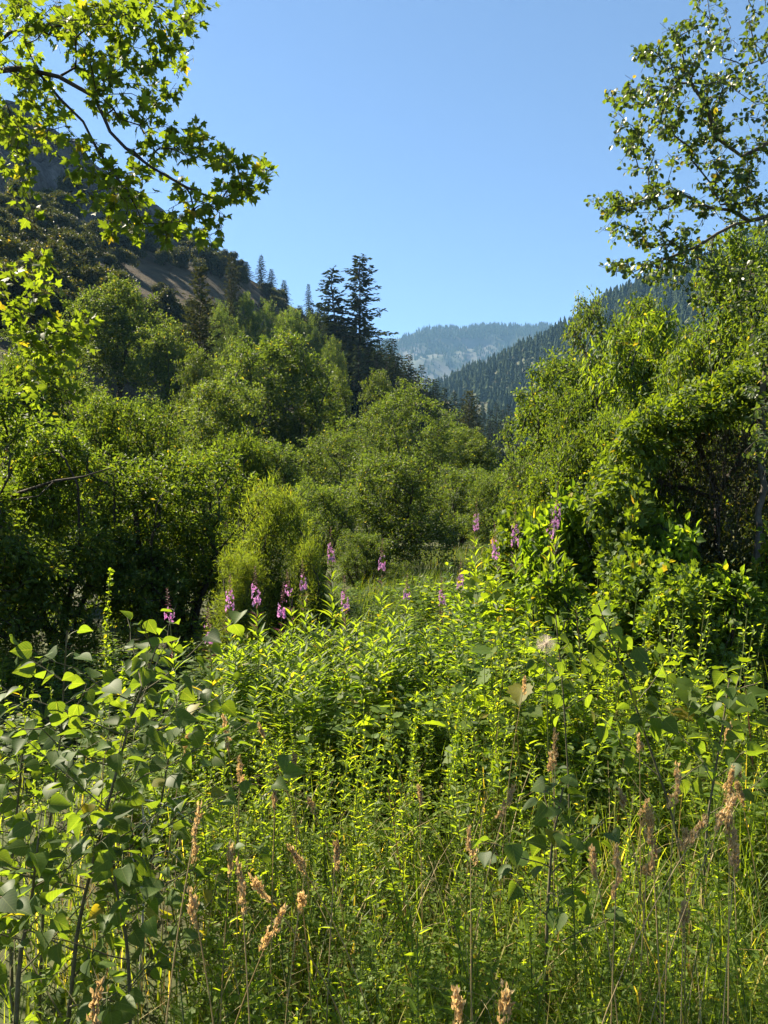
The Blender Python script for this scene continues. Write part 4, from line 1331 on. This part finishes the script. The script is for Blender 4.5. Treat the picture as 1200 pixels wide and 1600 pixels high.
# ------------------------------------------------------------------ low weeds and grass: nobody could count them
def weed_mass():
    rng = np.random.default_rng(120)
    protos = []
    for q in range(9):
        mb = MB()
        low_plant = q >= 4
        for st in range(3 if low_plant else 1):
            a0 = rng.random() * 6.28
            pts = bent(rng.uniform(0.75, 1.0), rng.uniform(0.05, 0.3) if low_plant else 0.06, a0, 4)
            pts[:, :2] += np.array([math.cos(a0), math.sin(a0)]) * (0.04 * st)
            stem_tube(mb, pts, 0.0035, 0.0015, 3, 1)
            n = (24, 20, 26, 20, 18, 16, 20, 17, 22)[q]
            u = np.sort((0.35 if low_plant else 0.2) + (0.65 if low_plant else 0.8) * rng.random(n) ** 0.8)
            a = np.arange(n) * 2.4 + rng.random(n)
            dr = np.column_stack([np.cos(a), np.sin(a), (0.25 if low_plant else 0.9) + rng.normal(size=n) * 0.35])
            lf = (L_WEED, L_HEX, L_HEX, L_HEX, L_WEED, L_HEX, L_HEX, L_LOBE, L_HEX)[q]
            sz = (0.045, 0.05, 0.03, 0.06, 0.05, 0.038, 0.03, 0.042, 0.06)[q]
            scatter(mb, lf, at(pts, u), dr, UP + rdir(rng, n) * 0.5, sz * rng.uniform(0.6, 1.35, n) * (1.2 - 0.5 * u), 0, (1.0, 0.5, 1.0, 0.45, 1.0, 1.1, 0.9, 1.0, 0.5)[q])
        if not low_plant:                                     # a spike of small buds on top, and side shoots
            m = 30
            uu = rng.uniform(0.6, 1.0, m); aa = rng.random(m) * 6.28
            scatter(mb, L_HEX, at(pts, uu), np.column_stack([np.cos(aa), np.sin(aa), 1.4 + 0 * aa]), UP + rdir(rng, m), rng.uniform(0.010, 0.022, m), 0)
        protos.append(mb)
    out = MB()
    cnt = 0
    while cnt < 2100:
        y = 1.15 + 3.5 * rng.random() ** 1.1 if rng.random() < 0.9 else rng.uniform(4.5, 6.0)
        x = rng.uniform(-0.62, 0.68) * y
        px = 600 + FPX * x / y
        if px < 290 and rng.random() < 0.86:
            continue
        q = rng.integers(4, 9) if rng.random() < (0.80 if y < 2.3 else 0.62) else rng.integers(0, 4)
        pt = fbm(x * 1.1, y * 1.1, 4.4, 3)                     # patches of taller and lower growth
        h = rng.uniform(0.22, 0.40) * (1.0 + 0.9 * pt) + 0.03 * y
        if q < 4:
            h = (rng.uniform(0.42, 0.66) + 0.05 * y) * (1.0 + 0.3 * pt)
            if abs(px - 600) < 170 and y > 2.2:
                h *= 1.12
        mb = protos[q]
        V = np.concatenate(mb.v)
        a = rng.random() * 6.28; c, s = math.cos(a), math.sin(a); w = rng.uniform(0.75, 1.2) if q < 4 else rng.uniform(0.5, 0.8)
        tx, ty = rng.normal(size=2) * 0.12
        X = np.column_stack([(V[:, 0] * c - V[:, 1] * s) * w + V[:, 2] * h * tx, (V[:, 0] * s + V[:, 1] * c) * w + V[:, 2] * h * ty, V[:, 2] * h]) + [x, y, H(x, y)]
        n0 = out.n
        out.v.append(X); out.n += len(X)
        for f, mi in mb.f:
            out.f.append((f + n0, mi))
        cnt += 1
    o = part('weeds', out.mesh('weeds', [M['weed'], M['stemgreen']]))
    tag(o, 'low bright green weeds covering the ground in front', kind='stuff')


weed_mass()


def blades(mb, rng, base, h, lean, az, wid, k=5, mi=0, curve=2.2):
    n = len(base)
    u = np.linspace(0, 1, k + 1)
    side = np.column_stack([-np.sin(az), np.cos(az), 0 * az])
    dr = np.column_stack([np.cos(az), np.sin(az), 0 * az])
    rows = []
    for q in range(k + 1):
        c = base + dr * (lean * u[q] ** curve)[:, None] + UP * (h * (u[q] - 0.35 * (lean / np.maximum(h, .01)) * u[q] ** 3))[:, None]
        w = wid * (1 - u[q] ** 1.6) * 0.5
        rows += [c - side * w[:, None], c + side * w[:, None]]
    V = np.stack(rows, 1)
    m = 2 * (k + 1)
    off = (np.arange(n) * m)[:, None, None]
    T = np.array([(2 * q, 2 * q + 1, 2 * q + 3, 2 * q + 2) for q in range(k)])
    mb.add(V.reshape(-1, 3), (T[None] + off).reshape(-1, 4), mi)


def grass_mass():
    rng = np.random.default_rng(130)
    mb = MB()
    n = 6800
    y = 0.9 + 3.6 * rng.random(n) ** 1.3
    x = rng.uniform(-0.66, 0.72, n) * y
    keep = rng.random(n) < np.interp(x / y, [-0.6, -0.2, 0.15, 0.6], [0.5, 0.35, 0.7, 1.0])
    x, y = x[keep], y[keep]; n = len(x)
    b = np.column_stack([x, y, [H(p, q) - 0.02 for p, q in zip(x, y)]])
    right = np.clip((x / y - 0.1) * 2, 0, 1)
    h = rng.uniform(0.28, 0.62, n) * (1 + 0.45 * right)
    blades(mb, rng, b, h, h * rng.uniform(0.1, 0.75, n), rng.random(n) * 6.28, rng.uniform(0.004, 0.010, n))
    dry = MB()
    n = 620
    y = 1.0 + 2.6 * rng.random(n) ** 1.2
    x = rng.uniform(-0.45, 0.68, n) * y
    b = np.column_stack([x, y, [H(p, q) for p, q in zip(x, y)]])
    h = rng.uniform(0.35, 0.85, n)
    blades(dry, rng, b, h, h * rng.uniform(0.1, 0.9, n), rng.random(n) * 6.28, rng.uniform(0.003, 0.006, n), 6)
    tag(part('dry_grass', dry.mesh('dry_grass', M['dry'])), 'dry straw coloured grass blades among the green weeds', kind='stuff')
    tag(part('grass', mb.mesh('grass', M['grass'])), 'long green grass blades among the weeds in front', kind='stuff')
    mb = MB()
    n = 7500
    y = 9 + 21 * rng.random(n); x = (rng.uniform(560, 830, n) - 600) / FPX * y
    b = np.column_stack([x, y, [H(p, q) - 0.02 for p, q in zip(x, y)]])
    h = rng.uniform(0.25, 0.7, n)
    blades(mb, rng, b, h, h * rng.uniform(0.2, 0.8, n), rng.random(n) * 6.28, rng.uniform(0.008, 0.018, n), 4)
    tag(part('meadow_grass', mb.mesh('meadow_grass', M['meadow'])), 'tall grass of the small meadow at the valley gap', kind='stuff')


grass_mass()


# ------------------------------------------------------------------ poplar saplings
def sapling(label, base, stem_pts, n_br, n_leaf, lens, seed, r=0.012, spread=0.35, group=None, low=0.25, hang=0.0):
    rng = np.random.default_rng(seed)
    base = np.array(base, float)
    pts = np.array(stem_pts) - base
    mb = MB()
    fine = at(pts, np.linspace(0, 1, 14))
    stem_tube(mb, fine, r, 0.0025, 6)
    hooks = [(fine, 1.0, 0.55, 1.0)]
    boughs = []
    for i in range(n_br):
        u = low + (0.92 - low) * (i + rng.random()) / n_br
        b = at(fine, np.array([u]))[0]
        a = i * 2.4 + rng.normal() * 0.4
        L = spread * (1.15 - 0.75 * u) * rng.uniform(0.7, 1.2)
        q = np.linspace(0, 1, 7)[:, None]
        e = np.array([math.cos(a), math.sin(a), 0.55])
        br = b + e * L * q + UP * 0.12 * L * q ** 2 + np.cumsum(rng.normal(size=(7, 3)), 0) * 0.012 * L * 3 * q
        bb = MB(); boughs.append(bb)
        stem_tube(bb, br, max(0.0022, r * 0.4 * (1.1 - u)), 0.0012, 5)
        hooks.append((br, L, 0.15, 1.0))
    o = thing('poplar_sapling', label, 'sapling', tuple(base), group=group)
    part('stem', mb.mesh('sapling_stem', [M['youngbark']], True), o)
    for bb in boughs:
        part('branch', bb.mesh('sapling_branch', [M['youngbark']], True), o)
    mb = MB()
    W = np.array([hk[1] * (0.6 if j == 0 else 1.0) for j, hk in enumerate(hooks)]); W /= W.sum()
    pos, fwd, up, ln = [], [], [], []
    for j, (line, L, lo, hi) in enumerate(hooks):
        m = max(2, int(round(n_leaf * W[j])))
        for q in range(m):
            u = lo + (hi - lo) * (q + rng.random() * 0.7) / m
            b = at(line, np.array([min(u, 0.999)]))[0]
            t = nrm(line[-1] - line[0])
            a = q * 2.4 + rng.normal() * 0.5
            s1 = nrm(np.cross(t, [0.2, 0.3, 0.9])); s2 = np.cross(t, s1)
            pd = nrm(s1 * math.cos(a) + s2 * math.sin(a) + t * 0.7 + UP * 0.15)
            pl = rng.uniform(0.025, 0.05)
            e = b + pd * pl - UP * 0.008
            stem_tube(mb, [b, (b + e) / 2 + UP * 0.004, e], 0.0011, 0.0008, 3, 1)
            pos.append(e); fwd.append(nrm(pd * np.array([1, 1, 0.3]) + rdir(rng, 1)[0] * 0.45 - UP * 0.30)); up.append(nrm(UP * (0.9 - hang) + np.array([0.55, -0.8, 0.0]) * hang * rng.choice([1, -1]) + rdir(rng, 1)[0] * (0.75 - 0.25 * hang)))
            fwd[-1] = nrm(fwd[-1] - UP * 0.9 * hang)
            ln.append(rng.uniform(*lens))
    part('leaf_stalks', mb.mesh('sapling_leaf_stalks', [M['youngbark'], M['stemgreen']], True), o, 'stuff')
    leaf_objects(o, ME_POPLAR, np.array(pos), np.array(fwd), np.array(up), np.array(ln), rng)
    return o


def gz(p):
    return np.array([p[0], p[1], H(p[0], p[1]) - 0.03])


s0 = gz(P(90, 1600, 2.15))
sapling('large poplar sapling with broad dark leaves in the left foreground', s0, [s0, P(122, 1440, 2.2), P(165, 1270, 2.2), P(205, 1120, 2.2), P(245, 1010, 2.2)], 24, 300, (0.034, 0.066), 141, 0.0075, 0.62, low=0.06)
s1 = gz(P(60, 1600, 2.5))
sapling('slender poplar sapling with upright shoot at the left edge', s1, [s1, P(70, 1350, 2.5), P(95, 1150, 2.45), P(105, 985, 2.4)], 10, 80, (0.042, 0.074), 142, 0.006, 0.42, low=0.1, hang=0.4)
s1b = gz(P(10, 1600, 1.9))
sapling('low poplar sapling with greyish leaves in the bottom left corner', s1b, [s1b, P(30, 1500, 1.9), P(50, 1400, 1.9), P(60, 1310, 1.9)], 12, 130, (0.032, 0.062), 147, 0.008, 0.38, low=0.1)
s6 = gz(P(210, 1600, 2.0))
sapling('bushy poplar sapling with grey green leaves low in front of the tan seed heads', s6, [s6, P(200, 1480, 2.0), P(180, 1380, 2.05), P(170, 1290, 2.1)], 14, 150, (0.03, 0.058), 148, 0.006, 0.36, low=0.08)
s7 = gz(P(20, 1600, 2.5))
sapling('spreading poplar sapling in the shade at the left edge', s7, [s7, P(15, 1380, 2.5), P(30, 1230, 2.55), P(40, 1130, 2.6)], 14, 170, (0.036, 0.066), 149, 0.007, 0.48, low=0.08)
s8 = gz(P(230, 1500, 2.9))
sapling('poplar sapling half hidden behind the large one beside the fireweed', s8, [s8, P(240, 1330, 2.9), P(262, 1190, 2.9), P(285, 1080, 2.9)], 14, 150, (0.04, 0.07), 151, 0.007, 0.46, low=0.08)
s2 = gz(P(1090, 1500, 3.0))
sapling('poplar sapling with glowing yellow green leaves right of centre', s2, [s2, P(1050, 1270, 3.0), P(985, 1080, 2.95), P(935, 945, 2.9)], 7, 62, (0.05, 0.078), 143, 0.006, 0.30, low=0.35, hang=0.9)
s3 = gz(P(880, 1500, 3.1))
sapling('thin poplar shoot with a few leaves beside the white seed head', s3, [s3, P(890, 1250, 3.1), P(880, 1080, 3.05), P(868, 960, 3.0)], 3, 18, (0.045, 0.068), 144, 0.004, 0.2, low=0.5, hang=0.9)
s4 = gz(P(1090, 1500, 2.7))
sapling('poplar sapling with dark leaves near the right edge', s4, [s4, P(1105, 1280, 2.7), P(1125, 1160, 2.7), P(1140, 1060, 2.7)], 6, 40, (0.042, 0.068), 145, 0.005, 0.28, low=0.3, hang=0.5)
s5 = gz(P(850, 1560, 2.2))
sapling('low poplar sapling with flat leaves among the tan seed heads', s5, [s5, P(855, 1430, 2.2), P(862, 1320, 2.2), P(880, 1230, 2.2)], 8, 56, (0.04, 0.066), 146, 0.006, 0.30, low=0.2)


# ------------------------------------------------------------------ lobed broad leaved plants
def lobed_plant(label, px, d, top, n, lens, seed, w=0.3, group=None):
    rng = np.random.default_rng(seed)
    x = (px - 600) / FPX * d
    base = np.array([x, d, H(x, d)])
    h = EYE + (800 - top) / FPX * d - base[2]
    o = thing('lobed_leaf_plant', label, 'herb', tuple(base), group=group)
    mb = MB()
    pos, fwd, up, ln = [], [], [], []
    for q in range(n):
        a = q * 2.4 + rng.normal() * 0.3
        r = w * rng.uniform(0.25, 1.0); z = h * rng.uniform(0.55, 1.0) * (1 - 0.25 * (r / w) ** 2)
        e = np.array([math.cos(a) * r, math.sin(a) * r, z])
        stem_tube(mb, [np.array([e[0] * 0.1, e[1] * 0.1, 0]), e * [0.45, 0.45, 0.6], e], 0.003, 0.0015, 4)
        pos.append(e); fwd.append(nrm(np.array([math.cos(a), math.sin(a), -0.2]) + rng.normal(size=3) * 0.3)); up.append(nrm(UP + rng.normal(size=3) * 0.45)); ln.append(rng.uniform(*lens))
    part('stalks', mb.mesh('lobed_plant_stems', M['stemgreen'], True), o, 'stuff')
    leaf_objects(o, ME_GRAPE, np.array(pos), np.array(fwd), np.array(up), np.array(ln), rng)


for lab, px, d, top, n, lens, w in [
    ('plant with large yellow green lobed leaves left of the seed head', 790, 4.0, 985, 20, (0.09, 0.14), 0.32),
    ('lobed leaf plant in the centre behind the tall weeds', 650, 4.3, 1040, 20, (0.08, 0.12), 0.35),
    ('lobed leaf plant in front of the leafy fireweed', 560, 4.2, 1060, 16, (0.07, 0.11), 0.3),
    ('shaded lobed leaf plant beside the dark hollow in the weeds', 760, 3.7, 1110, 18, (0.09, 0.13), 0.3),
]:
    lobed_plant(lab, px, d, top, n, lens, int(px), w)


# ------------------------------------------------------------------ tan grass seed heads
def seed_grass(label, px, d, top, head_len, lean, az, seed, group=None):
    rng = np.random.default_rng(seed)
    x = (px - 600) / FPX * d
    tip = np.array([x, d, EYE + (800 - top) / FPX * d])
    base = np.array([x - math.cos(az) * lean, d - math.sin(az) * lean, 0]); base[2] = H(base[0], base[1])
    o = thing('seed_grass', label, 'grass stalk', tuple(base), group=group)
    h = tip[2] - base[2]
    u = np.linspace(0, 1, 12)
    line = np.column_stack([lean * u ** 2.4 * math.cos(az), lean * u ** 2.4 * math.sin(az), h * u])
    mb = MB(); stem_tube(mb, line, 0.0022, 0.0012, 4)
    part('stalk', mb.mesh('grass_stalk', M['dry'], True), o)
    mb = MB()
    L = np.linalg.norm(line[-1] - line[-2]) * 11
    frac = min(0.5, head_len / max(L, 0.1))
    for c in range(int(rng.integers(6, 9))):                  # clusters of spikelets along the top
        uc = 1 - frac * (c / 7.0) ** 1.0
        b = at(line, np.array([min(uc, 0.999)]))[0]
        a = rng.random() * 6.28
        k = 19
        off = np.array([math.cos(a), math.sin(a), 0.6]) * (0.003 + 0.013 * (c / 7.0) * rng.random())
        t = nrm(line[-1] - line[-3])
        pos = b + off + t * rng.uniform(-0.014, 0.014, (k, 1)) + rdir(rng, k) * 0.004
        scatter(mb, L_OVATE, pos, t * 1.0 + rdir(rng, k) * 0.55 + off * 12, rdir(rng, k), rng.uniform(0.007, 0.014, k), 0, 0.85)
    part('seed_head', mb.mesh('seed_head', M['seed']), o)
    mb = MB()
    nb_ = int(rng.integers(2, 5))
    bb = at(line, rng.uniform(0.05, 0.5, nb_))
    hh = rng.uniform(0.12, 0.3, nb_)
    blades(mb, rng, bb, hh, hh * rng.uniform(0.4, 1.0, nb_), rng.random(nb_) * 6.28, rng.uniform(0.003, 0.007, nb_))
    part('blade', mb.mesh('grass_blades', M['grass']), o)


HEADS = [  # px, top py, distance, head length, lean, azimuth, label
    (312, 1265, 1.55, 0.15, 0.10, 0.4, 'thick tan branching seed head tallest in the left foreground'),
    (300, 1400, 1.5, 0.08, 0.12, 2.6, 'small tan seed head leaning left below the thick branching head'),
    (375, 1360, 1.5, 0.10, 0.08, 2.2, 'tan seed head on a yellow stalk right of the thick branching head'),
    (398, 1380, 1.6, 0.07, 0.30, 3.6, 'arching seed head bent to the left in the foreground'),
    (440, 1425, 1.6, 0.08, 0.2, 0.3, 'drooping pinkish seed head low left of centre'),
    (455, 1330, 1.8, 0.07, 0.25, 3.3, 'nodding grass head over the bright weeds left of centre'),
    (525, 1325, 1.9, 0.06, 0.05, 1.0, 'upright tan seed head in the centre weeds'),
    (735, 1300, 1.9, 0.10, 0.06, 1.5, 'reddish tan seed head right of centre'),
    (800, 1235, 2.1, 0.08, 0.15, 0.2, 'hooked tan seed head beside the flat poplar leaves'),
    (868, 1150, 2.3, 0.10, 0.05, 1.2, 'highest tan seed head right of centre'),
    (820, 1065, 2.7, 0.06, 0.10, 0.2, 'small brown seed head near the white fluffy seed head'),
    (965, 1335, 1.6, 0.12, 0.08, 1.0, 'heavy tan seed head in the right foreground grass'),
    (1018, 1305, 1.65, 0.11, 0.05, 1.8, 'paired tan seed heads upright right of the heavy head'),
    (1058, 1205, 1.75, 0.11, 0.12, 0.9, 'tall tan seed head leaning right over the dark grass'),
    (1100, 1285, 1.6, 0.09, 0.35, 0.2, 'tan seed head arching far to the right'),
    (1145, 1250, 1.7, 0.07, 0.30, 0.3, 'slanting seed head crossing near the right edge'),
    (1140, 1280, 1.6, 0.07, 0.03, 1.0, 'seed head on a red stalk closest to the right edge'),
    (1140, 1215, 2.2, 0.07, 0.03, 2.0, 'slim seed head behind the slanting head'),
    (925, 1330, 1.7, 0.08, 0.08, 2.8, 'thin brown seed head left of the heavy head'),
    (790, 1555, 1.2, 0.06, 0.06, 0.8, 'tan seed head cut by the bottom edge right of centre'),
    (152, 1555, 1.15, 0.07, 0.02, 1.0, 'tan seed head rising at the bottom edge on the left'),
    (712, 1560, 1.3, 0.05, 0.02, 1.0, 'pale seed head at the bottom edge near the centre'),
    (350, 1125, 2.6, 0.12, 0.10, 2.5, 'long faded seed head before the fireweed clump'),
    (375, 1190, 2.4, 0.10, 0.04, 1.5, 'faded upright seed head in the shade left of centre'),
]
for i, (px, top, d, hl, ln_, az, lab) in enumerate(HEADS):
    seed_grass(lab, px, d, top, hl, ln_, az, 200 + i)
rngh = np.random.default_rng(150)
for i in range(22):
    px = rngh.choice([rngh.uniform(860, 1190), rngh.uniform(240, 520), rngh.uniform(640, 1190)])
    d = rngh.uniform(1.5, 2.9)
    top = 800 + FPX * (EYE - rngh.uniform(0.72, 1.0)) / d
    seed_grass('small thin tan seed head scattered in the foreground grass', px, d, top, rngh.uniform(0.04, 0.08), rngh.uniform(0.02, 0.25), rngh.random() * 6.28, 300 + i, 'small seed heads in the foreground grass')


# ------------------------------------------------------------------ single small things
def salsify(px, py, d):
    rng = np.random.default_rng(160)
    c = P(px, py, d); base = np.array([c[0] + 0.02, d, H(c[0], d)])
    o = thing('seed_clock', 'round white fluffy seed head on a tall stalk', 'seed head', tuple(base))
    c = c - base
    mb = MB(); stem_tube(mb, [np.zeros(3), c * [0.3, 0.3, 0.5], c], 0.003, 0.002, 5)
    part('stalk', mb.mesh('clock_stalk', M['stemgreen'], True), o)
    mb = MB()
    n = 150
    dr = rdir(rng, n)
    for i in range(n):
        e = c + dr[i] * 0.034
        q = nrm(np.cross(dr[i], [0.2, 0.5, 0.8])) * 0.0004
        mb.add([c - q, c + q, e + q, e - q], np.array([(0, 1, 2, 3)]))
    for k in range(5):
        b = nrm(np.cross(dr, rdir(rng, n)))
        scatter(mb, L_THIN, c + dr * 0.034 * rng.uniform(0.8, 1.1, (n, 1)), dr * 0.5 + b, dr, rng.uniform(0.008, 0.013, n), 0, 0.45)
    part('fluff', mb.mesh('clock_fluff', M['fluff']), o)


salsify(853, 1006, 2.9)


def spike_plant(label, px, d, top, seed, group=None):
    rng = np.random.default_rng(seed)
    x = (px - 600) / FPX * d
    base = np.array([x, d, H(x, d)])
    h = EYE + (800 - top) / FPX * d - base[2]
    o = thing('spike_weed', label, 'weed', tuple(base), group=group)
    pts = bent(h, 0.04, rng.random() * 6.28, 10)
    ms, ml = MB(), MB()
    stem_tube(ms, pts, 0.005, 0.0012)
    n = 60
    u = np.sort(rng.uniform(0.25, 0.8, n)); a = np.arange(n) * 2.4
    scatter(ml, L_LANCE, at(pts, u), np.column_stack([np.cos(a), np.sin(a), 0.6 + 0 * a]), UP + rdir(rng, n) * 0.4, 0.07 * (1.2 - u), 0, 2.0)
    n = 150
    u = np.sort(rng.uniform(0.55, 1.0, n)); a = rng.random(n) * 6.28
    rad = 0.035 * (1.05 - u)
    pos = at(pts, u) + np.column_stack([np.cos(a), np.sin(a), 0.5 + 0 * a]) * rad[:, None]
    scatter(ml, L_OVATE, pos, rdir(rng, n) + UP * 0.5, UP + rdir(rng, n), rng.uniform(0.012, 0.026, n))
    part('stem', ms.mesh('spike_stem', M['stemgreen'], True), o)
    part('foliage', ml.mesh('spike_leaves', M['weed']), o)


spike_plant('tall thin green flower spike rising against the dark left shrubs', 157, 3.2, 890, 171)
spike_plant('short green spike at the right of the tall thin spike', 182, 3.3, 1035, 172)
spike_plant('green seed spike in the middle of the bright weeds', 640, 3.3, 1085, 173)
spike_plant('green seed spike right of the middle spike among weeds', 705, 3.4, 1100, 174)


def dead_twigs():
    rng = np.random.default_rng(180)
    base = gz(P(215, 1460, 2.6))
    o = thing('dead_branch', 'bleached forked dead twig curving beneath the poplar sapling', 'dead branch', tuple(base))
    mb = MB()
    for a, b, c, r in [((225, 1420), (232, 1320), (220, 1243), 0.005), ((232, 1300), (245, 1250), (290, 1243), 0.003), ((228, 1290), (222, 1262), (218, 1240), 0.004), ((220, 1250), (255, 1248), (300, 1285), 0.0025),
                       ((228, 1330), (210, 1290), (175, 1300), 0.002), ((232, 1300), (238, 1268), (226, 1255), 0.003), ((230, 1350), (260, 1310), (285, 1350), 0.002), ((222, 1390), (205, 1340), (198, 1300), 0.003)]:
        A, B, C = [P(*q, 2.45 + rng.normal() * 0.02) - base for q in (a, b, c)]
        if a == (225, 1420):
            A = np.zeros(3)
        u = np.linspace(0, 1, 9)[:, None]
        stem_tube(mb, (1 - u) ** 2 * A + 2 * u * (1 - u) * B + u * u * C, r, r * 0.35, 5)
    part('twig', mb.mesh('dead_twig', M['deadwood'], True), o)
    b2 = gz(P(400, 1330, 3.3))
    o = thing('dead_branch', 'straight dry stick leaning out before the fireweed', 'dead branch', tuple(b2))
    mb = MB(); stem_tube(mb, [np.zeros(3), P(412, 1245, 3.2) - b2, P(441, 1219, 3.2) - b2], 0.005, 0.003, 5)
    part('twig', mb.mesh('dry_stick', M['deadwood'], True), o)
    # dead boughs poking from the left shrub
    b3 = P(-40, 800, 8.6)
    b3[2] = H(b3[0], b3[1])
    o = thing('dead_branch', 'bare dark bough sticking out of the left shrub', 'dead branch', tuple(b3))
    mb = MB()
    stem_tube(mb, [np.zeros(3), P(-20, 800, 8.3) - b3, P(30, 770, 7.9) - b3, P(85, 752, 7.7) - b3, P(130, 745, 7.7) - b3, P(176, 730, 7.6) - b3], 0.03, 0.006, 6)
    stem_tube(mb, [P(85, 752, 7.7) - b3, P(60, 775, 7.6) - b3, P(-5, 785, 7.5) - b3], 0.01, 0.004, 5)
    part('bough', mb.mesh('dead_bough', M['bark'], True), o)


dead_twigs()
